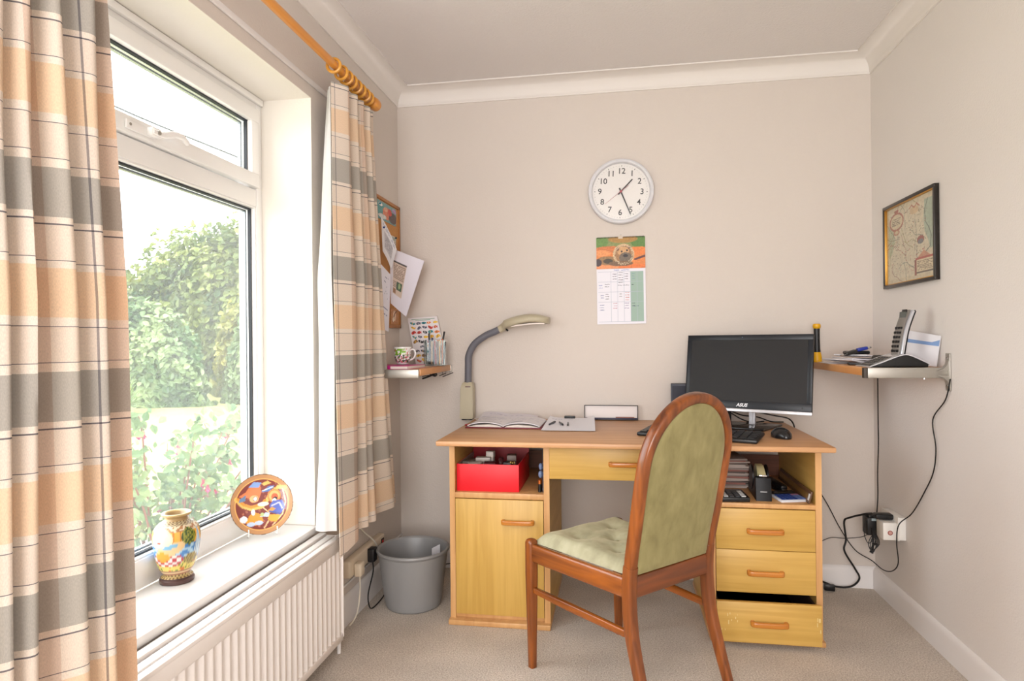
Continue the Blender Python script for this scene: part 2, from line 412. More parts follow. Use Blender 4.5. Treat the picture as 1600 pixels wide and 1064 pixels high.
# beads round the lower panes, sashes round the top panes
def ring_yz(g, y0, y1, z0, z1, w, x0, x1, bev=.003):
    g.box(x0, x1, y0, y1, z0, z0+w, bev); g.box(x0, x1, y0, y1, z1-w, z1, bev)
    g.box(x0+.0005, x1-.0005, y0, y0+w, z0+w-.002, z1-w+.002, bev); g.box(x0+.0005, x1-.0005, y1-w, y1, z0+w-.002, z1-w+.002, bev)
for (a, b_) in ((WY0+.036, YM-.035), (YM+.035, WY1-.036)):
    g = G(); ring_yz(g, a+.001, b_-.001, gz0+.078, 1.607, .006, XF-.024, XF-.004, .001); g.build('glazing_bead', M_upvc, winO)
    g = G(); ring_yz(g, a+.006, b_-.006, gz0+.083, 1.602, .0065, XF-.030, XF-.018, 0); g.build('gasket', M_gask, winO)
    g = G(); ring_yz(g, a+.014, b_-.014, gz0+.090, 1.595, .007, XF-.046, XF-.034, 0); g.build('spacer_bar', M_spacer, winO)
    G().box(XF-.032, XF-.030, a+.004, b_-.004, gz0+.08, 1.605).build('glass_pane', M_flarehaze, winO)
    g = G(); ring_yz(g, a+.004, b_-.004, 1.672, 1.950, .048, XF-.040, XF+.016, .005); sash = g.build('top_sash', M_upvc, winO)
    g = G(); ring_yz(g, a+.050, b_-.050, 1.718, 1.904, .007, XF-.014, XF-.002, 0); g.build('gasket', M_gask, sash)
    g = G(); ring_yz(g, a+.060, b_-.060, 1.728, 1.894, .006, XF-.032, XF-.020, 0); g.build('spacer_bar', M_spacer, sash)
    G().box(XF-.017, XF-.015, a+.045, b_-.045, 1.712, 1.908).build('glass_pane', M_flarehaze, sash)
# casement handle on the transom side of the visible top sash
g = G(); hy = 1.47; hz = 1.692; hx = XF+.016
g.box(hx, hx+.010, hy-.018, hy+.085, hz-.013, hz+.013, .005); g.box(hx+.008, hx+.028, hy+.052, hy+.088, hz-.012, hz+.012, .005)
g.tube(spline([(hx+.022, hy+.055, hz), (hx+.024, hy+.095, hz+.002), (hx+.030, hy+.130, hz+.014), (hx+.032, hy+.165, hz+.016), (hx+.030, hy+.19, hz+.006)], 5), [.010]*10+[.0095]*6+[.008]*4+[.007], n=10)
h = g.build('window_handle', M_upvc, winO)
g = G(); g.cyl((hx+.009, hy-.006, hz), (hx+.0112, hy-.006, hz), .004, n=12); g.cyl((hx+.026, hy+.072, hz), (hx+.034, hy+.072, hz), .006, n=12); g.build('handle_screw', M_steel, h)

# ------------------------------------------------------------------ outdoors
M_lawn = mat('lawn_grass', (146, 146, 84), rough=.9, bump=.6, bscale=60, var=.25, vscale=1.5)
struct('lawn', G().box(-30, -1.35, -6, 40, -.45, -.30), M_lawn)
M_pave = mat('pale_paving', (160, 154, 148), rough=.85, var=.12, vscale=4)
struct('paving', G().box(-3.3, -1.36, -3, 7.0, -.31, -.27, .01), M_pave)
def leafmat(name, a, b_, tr=.35):
    m, t, b = nt_new(name); L = t.links
    oi = t.nodes.new('ShaderNodeAttribute'); oi.attribute_name = 'Col'
    mx = t.nodes.new('ShaderNodeMix'); mx.data_type = 'RGBA'; mx.inputs['A'].default_value = rgb(*a); mx.inputs['B'].default_value = rgb(*b_)
    L.new(oi.outputs['Fac'], mx.inputs['Factor']); L.new(mx.outputs['Result'], b.inputs['Base Color']); b.inputs['Roughness'].default_value = .5
    tl = t.nodes.new('ShaderNodeBsdfTranslucent'); L.new(mx.outputs['Result'], tl.inputs['Color'])
    ms = t.nodes.new('ShaderNodeMixShader'); ms.inputs[0].default_value = tr
    o = t.nodes['Material Output']; L.new(b.outputs[0], ms.inputs[1]); L.new(tl.outputs[0], ms.inputs[2]); L.new(ms.outputs[0], o.inputs['Surface'])
    return m
def leaf(g, c, s, rng, el=1.5, cup=.25, d=None, tone=None):
    n = d if d is not None else Vector((rng.gauss(0, 1), rng.gauss(0, 1), rng.gauss(0, 1)))
    n = n.normalized(); up = Vector((rng.gauss(0, 1), rng.gauss(0, 1), rng.gauss(0, 1))); a = n.cross(up).normalized(); b_ = n.cross(a)
    a *= s*.5; b_ *= s*.5*el; c = Vector(c)
    vs = [c-b_, c-b_*.3+a+n*s*cup, c+b_*.4+a*.75+n*s*cup, c+b_, c+b_*.4-a*.75+n*s*cup, c-b_*.3-a+n*s*cup, c]
    t = tone if tone is not None else rng.random()
    g.add(vs, [[0, 1, 6], [1, 2, 6], [2, 3, 6], [3, 4, 6], [4, 5, 6], [5, 0, 6]], col=[(t, t, t, 1)]*7)
def shrub(name, label, cat, cx, cy, rx, ry, z0, z1, n, s, m, seed, group=None):
    """a mounded plant: leaves over an irregular volume, plus a twiggy core"""
    rng = random.Random(seed); g = G(); g.c = []
    H_ = (z1-z0)
    for i in range(n):
        th = rng.uniform(0, 2*PI); ph = math.asin(rng.uniform(-.2, 1)); q = rng.uniform(.78, 1.06)
        d = Vector((math.cos(th)*math.cos(ph), math.sin(th)*math.cos(ph), math.sin(ph)))
        bump = 1+.16*noise.noise(d*2.3+Vector((seed, 0, 0)))+.10*noise.noise(d*6+Vector((0, seed, 0)))
        p = Vector((cx+d.x*rx*q*bump, cy+d.y*ry*q*bump, z0+max(0, H_*(.5+.5*(d.z*1.0)) if False else H_*max(0.02, d.z*.97)*q*bump)))
        cl = noise.noise(p*1.4+Vector((seed*3, 0, 0)))
        leaf(g, p, s*rng.uniform(.6, 1.3), rng, d=d+Vector((rng.gauss(0, .5), rng.gauss(0, .5), rng.gauss(0, .5))), tone=max(0, min(1, .5+cl*.9+rng.uniform(-.3, .3))))
    # dark core so that the crown is not see-through
    b = bmesh.new(); bmesh.ops.create_icosphere(b, subdivisions=3, radius=1)
    for v in b.verts:
        d = v.co.normalized(); bump = 1+.16*noise.noise(d*2.3+Vector((seed, 0, 0)))
        v.co = Vector((cx+d.x*rx*.8*bump, cy+d.y*ry*.8*bump, z0+max(0, d.z)*H_*.85*bump))
    g.bm(b); 
    o = tag(g.build(name, m, smooth=0), label, cat, group); return o
Mh1 = leafmat('hedge_leaf', (48, 78, 38), (142, 152, 80)); Mh2 = leafmat('feathery_leaf', (76, 106, 66), (148, 166, 116)); Mh3 = leafmat('yellow_leaf', (92, 108, 50), (186, 180, 96))
shrub('hedge', 'tall dense dark-green ivy hedge at the far end of the lawn', 'hedge', -11.5, 18.5, 6.0, 1.3, -.3, 4.85, 26000, .15, Mh1, 3)
shrub('shrub', 'yellow-green leafy bush in front of the tall hedge, on its right', 'shrub', -8.6, 15.7, 2.0, .7, -.3, 3.45, 8000, .14, Mh3, 8)
shrub('shrub', 'feathery pale green shrub in the middle below the tall hedge', 'shrub', -10.8, 13.1, 1.6, .55, -.3, 1.95, 6500, .11, Mh2, 5)
shrub('shrub', 'low rounded soft-green shrub at the right foot of the hedge', 'shrub', -8.1, 13.9, 1.0, .55, -.3, 2.4, 4500, .12, Mh2, 12)
shrub('shrub', 'fresh green low bush at the left foot of the hedge', 'shrub', -13.9, 15.0, 1.3, .7, -.3, 2.2, 4500, .13, Mh2, 17)
# spiky cordyline
rng = random.Random(4); g = G(); g.c = []
for i in range(70):
    th = rng.uniform(0, 2*PI); el = rng.uniform(.25, 1.45); L_ = rng.uniform(.55, .85); w = .03
    d = Vector((math.cos(th)*math.cos(el), math.sin(th)*math.cos(el), math.sin(el))); sd = d.cross(Vector((0, 0, 1))).normalized()*w
    c = Vector((-10.0, 11.6, -.2)); q = []
    for k in range(5):
        t = k/4; p = c+d*L_*t+Vector((0, 0, -.35*t*t*math.cos(el)))*L_; ww = (1-t*.95)*(0.6+t) ; q += [p-sd*ww, p+sd*ww]
    tt = rng.random(); g.add(q, [[2*k, 2*k+1, 2*k+3, 2*k+2] for k in range(4)], col=[(tt, tt, tt, 1)]*10)
tag(g.build('spiky_plant', leafmat('spiky_leaf', (66, 100, 40), (140, 160, 80)), smooth=0), 'spiky yellow-green plant standing at the edge of the lawn', 'plant')
# fuchsia bush near the window
def fuchsia():
    rng = random.Random(21); t = thing('fuchsia_bush', 'fuchsia bush with pink hanging flowers just outside the window', 'shrub', (-2.35, 3.0, -.27))
    st = G(); lf = G(); lf.c = []; fl = G(); fi = G()
    for i in range(34):
        th = rng.uniform(0, 2*PI); sp = rng.uniform(.1, .62); hgt = rng.uniform(.5, 1.08)*(1.05-.35*sp)
        top = Vector((math.cos(th)*sp*1.1, math.sin(th)*sp*1.3, hgt)); base = Vector((math.cos(th)*.06, math.sin(th)*.06, .0))
        pts = spline([base, base.lerp(top, .5)+Vector((0, 0, .12)), top, top+Vector((math.cos(th)*.07, math.sin(th)*.07, -.05))], 5)
        st.tube(pts, [.007-.005*k/(len(pts)-1) for k in range(len(pts))], n=5)
        for k, p in enumerate(pts):
            if k < 3: continue
            for _ in range(4):
                off = Vector((rng.gauss(0, .045), rng.gauss(0, .045), rng.gauss(0, .03)))
                leaf(lf, p+off, rng.uniform(.022, .044), rng, el=1.6, cup=.12, d=Vector((rng.gauss(.5, .6), rng.gauss(-.5, .6), rng.uniform(.2, 1))))
        if i % 2 == 0:
            for _ in range(rng.randint(2, 3)):
                p = pts[rng.randint(9, len(pts)-1)]+Vector((rng.gauss(0, .03), rng.gauss(0, .03), -.03)); fl = G()
                fl.cyl(p, p+Vector((0, 0, -.022)), .004, .007, n=6)
                for q in range(4):
                    a = q*PI/2; fl.tube([p+Vector((0, 0, -.018)), p+Vector((math.cos(a)*.018, math.sin(a)*.018, -.034))], [.006, .001], n=5)
                fl.ball(p+Vector((0, 0, -.034)), .009, 8, mi=1); fl.cyl(p+Vector((0, 0, -.04)), p+Vector((0, 0, -.065)), .001, n=4, mi=1)
                fl.build('flower', [mat('pink_petal', (210, 40, 90), rough=.5), mat('magenta_petal', (170, 40, 120), rough=.5)], t)
                st.cyl(p+Vector((0, 0, .04)), p, .0012, n=4)
    st.build('stems', mat('fuchsia_stem', (120, 64, 48), rough=.6), t); lf.build('foliage', leafmat('fuchsia_leaf', (62, 98, 54), (136, 158, 104)), t, smooth=0)
fuchsia()
tag(G().tube(spline([(-10.6, 6.0, 6.8), (-8.2, 7.0, 5.2), (-7.08, 8.0, 4.55), (-5.2, 8.6, 3.75), (-2.6, 9.4, 2.65)], 6), .014, n=6).build('overhead_wire', M_blackc), 'thin dark wire crossing the sky outside the top window pane', 'wire')
g = G(); g.cyl((-15.2, 20.0, -.3), (-15.2, 20.0, 6.6), .045, n=10); g.tube([(-15.6, 20, 6.2), (-14.8, 20, 6.2)], .02, n=6)
tag(g.build('utility_pole', mat('pole_grey', (150, 152, 155), rough=.6)), 'slim grey pole rising above the hedge against the sky', 'pole')
# ------------------------------------------------------------------ curtains, pole, radiator
def plaid():
    m, t, b = nt_new('plaid_cloth'); L = t.links; N = t.nodes
    uv = N.new('ShaderNodeUVMap'); uv.uv_map = 'UVMap'; sp = N.new('ShaderNodeSeparateXYZ'); L.new(uv.outputs[0], sp.inputs[0])
    def band(src, per, off):
        a = N.new('ShaderNodeMath'); a.operation = 'ADD'; a.inputs[1].default_value = off; L.new(src, a.inputs[0])
        d = N.new('ShaderNodeMath'); d.operation = 'DIVIDE'; d.inputs[1].default_value = per; L.new(a.outputs[0], d.inputs[0])
        f = N.new('ShaderNodeMath'); f.operation = 'FRACT'; L.new(d.outputs[0], f.inputs[0]); return f.outputs[0]
    def ramp(src, stops):
        r = N.new('ShaderNodeValToRGB'); r.color_ramp.interpolation = 'CONSTANT'; e = r.color_ramp.elements
        e[0].position = stops[0][0]; e[0].color = stops[0][1]; e[1].position = stops[1][0]; e[1].color = stops[1][1]
        for p, c in stops[2:]: q = e.new(p); q.color = c
        L.new(src, r.inputs['Fac']); return r.outputs['Color']
    fv = band(sp.outputs[1], .350, -1.424+.350*10)     # 0 at the top edge of a grey band, measured upward
    G_, C_, O_, P_, K_ = rgb(186, 179, 169), rgb(243, 229, 214), rgb(243, 214, 182), rgb(238, 222, 206), rgb(120, 114, 116)
    # going UP from the grey band's upper edge
    cv = ramp(fv, [(0, C_), (.040, K_), (.046, P_), (.215, K_), (.221, C_), (.262, O_), (.505, C_), (.540, K_), (.546, P_), (.717, K_), (.723, C_), (.757, G_)])
    fu = band(sp.outputs[0], .300, .0)
    W1 = (1, 1, 1, 1); T1 = (.87, .78, .73, 1); K1 = (.42, .42, .47, 1); W2 = (1.0, .99, .97, 1)
    cu = ramp(fu, [(0, W1), (.16, K1), (.169, W1), (.42, T1), (.70, W2)])
    mx = N.new('ShaderNodeMix'); mx.data_type = 'RGBA'; mx.blend_type = 'MULTIPLY'; mx.inputs['Factor'].default_value = 1
    L.new(cv, mx.inputs['A']); L.new(cu, mx.inputs['B'])
    nz = N.new('ShaderNodeTexNoise'); nz.inputs['Scale'].default_value = 900; mp = N.new('ShaderNodeMapping'); mp.inputs['Scale'].default_value = (1, .25, 1)
    L.new(uv.outputs[0], mp.inputs[0]); L.new(mp.outputs[0], nz.inputs['Vector'])
    r2 = N.new('ShaderNodeValToRGB'); r2.color_ramp.elements[0].color = (.86, .86, .86, 1); r2.color_ramp.elements[1].color = (1, 1, 1, 1)
    r2.color_ramp.elements[0].position = .35; r2.color_ramp.elements[1].position = .65
    L.new(nz.outputs['Fac'], r2.inputs['Fac'])
    m2 = N.new('ShaderNodeMix'); m2.data_type = 'RGBA'; m2.blend_type = 'MULTIPLY'; m2.inputs['Factor'].default_value = 1
    L.new(mx.outputs['Result'], m2.inputs['A']); L.new(r2.outputs['Color'], m2.inputs['B'])
    L.new(m2.outputs['Result'], b.inputs['Base Color']); b.inputs['Roughness'].default_value = .9
    tl = N.new('ShaderNodeBsdfTranslucent'); L.new(m2.outputs['Result'], tl.inputs['Color'])
    ms = N.new('ShaderNodeMixShader'); ms.inputs[0].default_value = .22; o = N['Material Output']
    L.new(b.outputs[0], ms.inputs[1]); L.new(tl.outputs[0], ms.inputs[2]); L.new(ms.outputs[0], o.inputs['Surface']); return m
def lining():
    m, t, b = nt_new('lining_cloth'); b.inputs['Base Color'].default_value = rgb(244, 242, 240); b.inputs['Roughness'].default_value = .9
    tl = t.nodes.new('ShaderNodeBsdfTranslucent'); tl.inputs['Color'].default_value = rgb(244, 243, 240)
    ms = t.nodes.new('ShaderNodeMixShader'); ms.inputs[0].default_value = .45; o = t.nodes['Material Output']
    t.links.new(b.outputs[0], ms.inputs[1]); t.links.new(tl.outputs[0], ms.inputs[2]); t.links.new(ms.outputs[0], o.inputs['Surface']); return m
M_plaid, M_lin = plaid(), lining()
def resample(P, n):
    d = [0]
    for i in range(1, len(P)): d.append(d[-1]+(P[i]-P[i-1]).length)
    out = []; k = 0
    for i in range(n+1):
        s = d[-1]*i/n
        while k < len(d)-2 and d[k+1] < s: k += 1
        q = (s-d[k])/max(1e-9, d[k+1]-d[k]); out.append(P[k].lerp(P[k+1], q))
    return out, d[-1]
def cloth(keys, z1, z0, nu, nv, t, u0=0.0, hem=None, w=0.0):
    """keys: [(z, [(x,y)...])...] from the top down, every list the same length"""
    rows = []
    K = []
    for z, P in keys:
        R, ln = resample(spline([(a, b_, 0) for a, b_ in P], 6), nu); K.append((z, R, ln))
    Lref = K[-1][2]
    def P(u, v):
        z = z1+(z0-z1)*v; i = min(int(round(u*nu)), nu)
        for k in range(len(K)-1):
            if z <= K[k][0] and z >= K[k+1][0] or k == len(K)-2:
                q = (K[k][0]-z)/(K[k][0]-K[k+1][0]); q = max(0, min(1, q)); break
        p = K[k][1][i].lerp(K[k+1][1][i], q)
        zz = z
        if hem: zz = z + hem(u)*max(0, (v-.5)*2)**2
        return Vector((p.x+w*noise.noise((u*9, v*4, 1)), p.y+w*noise.noise((u*9, v*4, 7)), zz))
    g = G(); g.sheet(P, nu, nv, t=t, uvf=lambda u, v: (u0+u*Lref, P(u, v).z)); return g
# right-hand curtain
def folds(ridges, depth, start, end):
    P = [start]
    for i, (x, y) in enumerate(ridges):
        P.append((x, y)); y2 = ridges[i+1][1] if i+1 < len(ridges) else end[1]
        P.append((x-depth, y+.34*(y2-y)))
    P.append(end); return P
top = folds([(-.945, 2.172), (-.945, 2.25), (-.945, 2.31), (-.945, 2.375)], .038, (-.985, 2.112), (-.955, 2.43))
mid = folds([(-.930, 2.183), (-.930, 2.266), (-.930, 2.343), (-.935, 2.425)], .045, (-.968, 2.082), (-.950, 2.50))
bot = folds([(-.922, 2.165), (-.922, 2.262), (-.922, 2.335), (-.922, 2.545)], .040, (-.935, 2.040), (-.940, 2.61))
rc = thing('curtain', 'plaid cream, grey and peach curtain gathered at the right side of the window', 'curtain', (0, 0, 0))
cloth([(2.045, top), (1.95, top), (1.35, mid), (.40, bot)], 2.045, .405, 130, 60, .0022, .03, hem=lambda u: .022-.045*max(0, 1-u*3.2)-.0*u).build('cloth', M_plaid, rc, smooth=60)
lt = [(-.990, 2.116), (-1.006, 2.140), (-1.02, 2.17), (-1.02, 2.3), (-1.0, 2.43)]
lm = [(-.972, 2.080), (-1.012, 2.070), (-1.030, 2.10), (-1.03, 2.3), (-1.02, 2.49)]
lb = [(-.945, 2.040), (-.985, 2.025), (-1.012, 2.03), (-1.03, 2.10), (-1.0, 2.28)]
cloth([(2.03, lt), (1.35, lm), (.47, lb)], 2.03, .475, 60, 40, .001, w=.006).build('lining', M_lin, rc, smooth=60)
g = G()
for i in range(2): g.tube(spline([(-1.003+.012*i, 2.03+.03*i, .49), (-1.0+.012*i, 2.03+.03*i, .482), (-.996+.012*i, 2.03+.03*i, .476)], 3), .0012, n=6)
# left-hand curtain, close to the camera
pre = [.30, .38, .46, .54, .62, .70, .78]
kt = folds([(-.945, y) for y in pre+[.855, .901, .948, 1.028]], .050, (-.98, .26), (-.960, 1.072))
km = folds([(-.925, y) for y in pre+[.842, .889, .967, 1.030]], .055, (-.96, .26), (-.938, 1.100))
kb = folds([(-.905, y) for y in pre[:-1]+[.76, .825, .864, .968, 1.027]], .045, (-.94, .26), (-.925, 1.102))
lc = thing('curtain', 'plaid cream, grey and peach curtain gathered at the left edge of the photo', 'curtain', (0, 0, 0))
cloth([(2.045, kt), (1.9, kt), (1.2, km), (.36, kb)], 2.045, .365, 220, 60, .0022, .0).build('cloth', M_plaid, lc, smooth=60)
cloth([(2.03, [(-1.01, .32), (-1.01, .7), (-1.0, 1.083)]), (.4, [(-1.01, .32), (-1.01, .7), (-.985, 1.12)])], 2.03, .48, 30, 30, .001, w=.004).build('lining', M_lin, lc, smooth=60)
# pole with rings
M_pole = wood('pole_wood', (206, 128, 44), (226, 156, 66), 'Y', rough=.3, coat=.3)
M_ring = wood('ring_wood', (198, 134, 44), (220, 160, 62), 'Y', rough=.35, coat=.2)
PX, PZ = -.968, 2.098
pl_ = thing('curtain_pole', 'honey-coloured wooden curtain pole fixed above the window', 'curtain pole', (PX, 0, PZ))
G().cyl((0, .12, 0), (0, 2.455, 0), .0145, n=24).build('pole', M_pole, pl_)
G().lathe([(.0148, 0), (.021, .004), (.024, .010), (.026, .025), (.026, .036), (.022, .040), (.024, .046), (.019, .056), (.008, .060)], 28, M=T(0, 2.452, 0) @ RX(-90)).build('finial', M_pole, pl_)
for y in (2.435, .2):
    G().box(PX*0-.100, -.012, y-.010, y+.010, -.012, .012, .004).build('bracket', M_pole, pl_)
first = None
for i, y in enumerate((2.100, 2.163, 2.205, 2.247, 2.289, 2.331, 2.373, 2.410)):
    if first is None:
        first = tag(G().tube([(.0235*math.cos(2*PI*k/28), 0, .0235*math.sin(2*PI*k/28)) for k in range(28)], .0055, n=10, closed=True).build('curtain_ring', M_ring), 'wooden curtain ring bunched with others at the right end of the pole', 'curtain ring', 'curtain rings on the pole')
        o = first
    else: o = first.copy(); COL.objects.link(o)
    o.location = (PX, y, PZ-.0035); o.rotation_euler = (0, 0, math.radians((-1)**i*5))

# radiator
M_rad = mat('radiator_enamel', (240, 233, 228), rough=.35)
rad = thing('radiator', 'white ribbed panel radiator under the window', 'radiator', (0, 0, 0))
y0, y1, z0, z1, xf = .35, 2.118, .065, .432, -.962
g = G()
pr = []; pitch = .0335; yy = y0+.02; pr.append((xf-.006, y0))
while yy < y1-.03:
    pr += [(xf-.006, yy), (xf+.001, yy+.007), (xf+.001, yy+.015), (xf-.006, yy+.022)]; yy += pitch
pr.append((xf-.006, y1)); pr += [(xf-.014, y1), (xf-.014, y0)]
g.prism(pr, z0+.02, z1-.033, 'XY')
g.box(xf-.016, xf+.002, y0, y1, z1-.045, z1-.004, .004); g.box(xf-.016, xf+.002, y0, y1, z0, z0+.026, .004)
g.build('front_panel', M_rad, rad, smooth=50)
g = G(); g.box(xf-.082, xf-.070, y0, y1, z0, z1, .003); g.build('rear_panel', M_rad, rad)
g = G(); g.box(xf-.018, xf+.003, y0-.004, y1+.004, z1-.006, z1+.006, .003); g.box(xf-.052, xf-.028, y0, y1, z1-.004, z1+.004, .002); g.box(xf-.087, xf-.060, y0-.004, y1+.004, z1-.004, z1+.010, .003)
for k in range(60): yk = y0+.03+k*.0292; g.box(xf-.064, xf-.016, yk, yk+.006, z1-.012, z1-.002)
g.build('top_grille', M_rad, rad)
for yc in (y1, y0-.005): G().box(xf-.088, xf+.003, yc, yc+.005, z0+.01, z1+.002, .002).build('side_cover', M_rad, rad)
g = G(); g.cyl((xf-.03, y1+.002, z0+.012), (xf-.03, y1+.045, z0+.012), .009, n=12); g.cyl((xf-.03, y1+.032, z0-.002), (xf-.03, y1+.032, z0+.06), .012, n=14); g.cyl((xf-.03, y1+.032, 0), (xf-.03, y1+.032, z0), .007, n=12); g.build('valve', M_gloss, rad)
for yc in (1.9, .5): G().box(LX+.001, xf-.08, yc, yc+.05, z0+.03, z1-.05, .002).build('wall_bracket', M_rad, rad)
g = G(); g.cyl((xf-.03, .37, 0), (xf-.03, .37, z0+.01), .007, n=10); g.build('feed_pipe', M_gloss, rad)
# ------------------------------------------------------------------ desk
M_top = wood('desk_top_wood', (184, 132, 88), (206, 158, 112), 'X', rough=.38, streak=14)
M_edge = wood('desk_edge_wood', (198, 146, 92), (216, 168, 112), 'Z', rough=.4, streak=10)
M_yel = wood('yellow_front', (194, 152, 72), (211, 170, 90), 'Z', rough=.4, streak=14)
M_yelx = wood('yellow_front_cross', (194, 152, 72), (211, 170, 90), 'X', rough=.4, streak=14)
M_in = wood('cabinet_inside', (190, 148, 74), (208, 168, 92), 'Y', rough=.5, streak=10)
M_backp = wood('back_panel_brown', (96, 52, 30), (116, 66, 40), 'X', rough=.6)
M_hand = wood('handle_wood', (176, 100, 30), (206, 134, 54), 'X', rough=.25, coat=.4)
desk = thing('desk', 'light wood desk with yellow drawer fronts and two pedestals against the back wall', 'desk', (0.03, 2.70, 0))
DX, DY = .03, 2.70
def dbox(nm, m, *a, par=None, off=(0, 0, 0), **k):
    x0, x1, y0, y1, z0, z1 = a[:6]; bev = a[6] if len(a) > 6 else .001
    g = G().box(x0-DX, x1-DX, y0-DY, y1-DY, z0, z1, bev); return g.build(nm, m, par or desk)
dbox('desktop', M_top, -.680, .752, 2.335, 3.048, .7195, .740, .006)
FYD = 2.447
for (a, b_) in ((-.655, -.634), (-.279, -.257), (.343, .362), (.714, .735)):
    q = dbox('side_panel', M_in, a, b_, FYD+.0015, 2.985, .0, .7195, .0)
    dbox('edge_strip', M_edge, a-.0003, b_+.0003, FYD, FYD+.0015, .0, .7195, .0, par=None).parent = q
for (a, b_, zt) in ((-.634, -.279, .520), (.362, .714, .510)):
    dbox('shelf_panel', M_edge, a, b_, FYD+.001, 2.965, zt-.0165 if a > 0 else zt-.022, zt, .001)
    dbox('base_panel', M_edge, a, b_, FYD+.01, 2.965, .022, .036, .001)
    g = G(); g.box(a-DX, b_-DX, 2.966-DY, 2.974-DY, .022, .600); g.box(a-DX, b_-DX, 2.966-DY, 2.974-DY, .66, .719); g.build('back_panel', M_backp, desk)
dbox('plinth', M_edge, -.660, -.255, 2.425, 2.975, .0003, .0215, .004)
dbox('plinth', M_edge, .338, .742, 2.432, 2.975, .0003, .0190, .004)
def handle(par, cx, y, z, L_=.122):
    g = G(); cx -= DX; y -= DY; h = L_/2
    g.tube(spline([(cx-h+.004, y+.001, z), (cx-h+.003, y-.010, z), (cx-h+.012, y-.0165, z), (cx, y-.018, z), (cx+h-.012, y-.0165, z), (cx+h-.003, y-.010, z), (cx+h-.004, y+.001, z)], 5), 1.0, n=16, flat=(.0092, .0075), up=(0, 0, 1))
    g.build('handle', M_hand, par)
door = dbox('door', M_yel, -.632, -.281, FYD-.003, FYD+.014, .040, .4955, .0015); handle(door, -.381, FYD-.003, .411)
d1 = dbox('drawer', M_yelx, -.256, .342, FYD-.004, FYD+.014, .583, .7175, .0015); handle(d1, .036, FYD-.004, .646)
for (z0_, z1_, hz_) in ((.3405, .4905, .411), (.182, .3385, .258)):
    d_ = dbox('drawer', M_yelx, .364, .7125, FYD-.003, FYD+.014, z0_, z1_, .0015); handle(d_, .537, FYD-.003, hz_)
d_ = dbox('drawer', M_yelx, .357, .7165, 2.392, 2.409, .021, .166, .0015); handle(d_, .537, 2.392, .094)
g = G()
for a in ((.366, .372, 2.409, 2.86, .03, .150), (.704, .710, 2.409, 2.86, .03, .150), (.372, .704, 2.85, 2.86, .03, .14), (.372, .704, 2.409, 2.85, .03, .036)): g.box(a[0]-DX, a[1]-DX, a[2]-DY, a[3]-DY, a[4], a[5])
g.build('drawer_box', mat('drawer_brown', (60, 40, 28), rough=.7), d_)
rng = random.Random(2)
for i in range(14):   # worn scratches on the lowest drawer front
    x = rng.uniform(.37, .43) if i < 9 else rng.uniform(.69, .71); z = rng.uniform(.06, .12); g = G() if i in (0, 9) else g; g.box(x-DX, x+rng.uniform(.001, .004)-DX, 2.3916-DY, 2.3921-DY, z, z+rng.uniform(.004, .015))
    if i in (8, 13): g.build('scratch', mat('scratch_pale', (222, 200, 140), rough=.7), d_)

# ------------------------------------------------------------------ chair
M_teak = wood('teak_wood', (80, 36, 10), (156, 84, 28), 'Z', rough=.28, coat=.25, streak=9)
M_teakx = wood('teak_wood_rail', (84, 38, 10), (172, 94, 30), 'Y', rough=.26, coat=.3, streak=7)
M_teakb = wood('teak_wood_back', (74, 34, 12), (138, 72, 27), 'X', rough=.3, coat=.4, streak=7)
def velvet(name, a, b_, c_):
    m, t, b = nt_new(name); L = t.links
    tc = t.nodes.new('ShaderNodeTexCoord'); n1 = t.nodes.new('ShaderNodeTexNoise'); n1.inputs['Scale'].default_value = 26; n1.inputs['Detail'].default_value = 7; n1.inputs['Distortion'].default_value = .3
    mp = t.nodes.new('ShaderNodeMapping'); mp.inputs['Scale'].default_value = (1, 1, .55); L.new(tc.outputs['Object'], mp.inputs[0]); L.new(mp.outputs[0], n1.inputs['Vector'])
    r = t.nodes.new('ShaderNodeValToRGB'); r.color_ramp.elements[0].position = .3; r.color_ramp.elements[1].position = .72; r.color_ramp.elements[0].color = rgb(*a); r.color_ramp.elements[1].color = rgb(*b_)
    e = r.color_ramp.elements.new(.5); e.color = rgb(*c_)
    L.new(n1.outputs['Fac'], r.inputs['Fac']); L.new(r.outputs['Color'], b.inputs['Base Color']); b.inputs['Roughness'].default_value = .75
    b.inputs['Sheen Weight'].default_value = .5; b.inputs['Sheen Roughness'].default_value = .35; b.inputs['Sheen Tint'].default_value = rgb(226, 218, 184)
    return m
M_velb = velvet('velvet_back', (126, 117, 74), (154, 144, 98), (140, 131, 86)); M_vels = velvet('velvet_seat', (154, 149, 120), (184, 180, 150), (170, 165, 134))
ch = thing('dining_chair', 'teak dining chair with tall arched olive velvet back and buttoned seat, at the desk', 'chair', (.1615, 1.995, 0), math.radians(45))
bt = [(0, -.085), (.145, -.039), (.281, -.004), (.43, 0.0), (.60, -.032), (.76, -.064), (.965, -.108)]
def yb(z):
    for i in range(len(bt)-1):
        if z <= bt[i+1][0]:
            p0 = bt[max(i-1, 0)]; p1 = bt[i]; p2 = bt[i+1]; p3 = bt[min(i+2, len(bt)-1)]
            t = (z-p1[0])/(p2[0]-p1[0]); m1 = (p2[1]-p0[1])/(p2[0]-p0[0]); m2 = (p3[1]-p1[1])/(p3[0]-p1[0]); h = p2[0]-p1[0]
            return (2*t**3-3*t*t+1)*p1[1]+(t**3-2*t*t+t)*h*m1+(-2*t**3+3*t*t)*p2[1]+(t**3-t*t)*h*m2
    return bt[-1][1]
XH = .1775
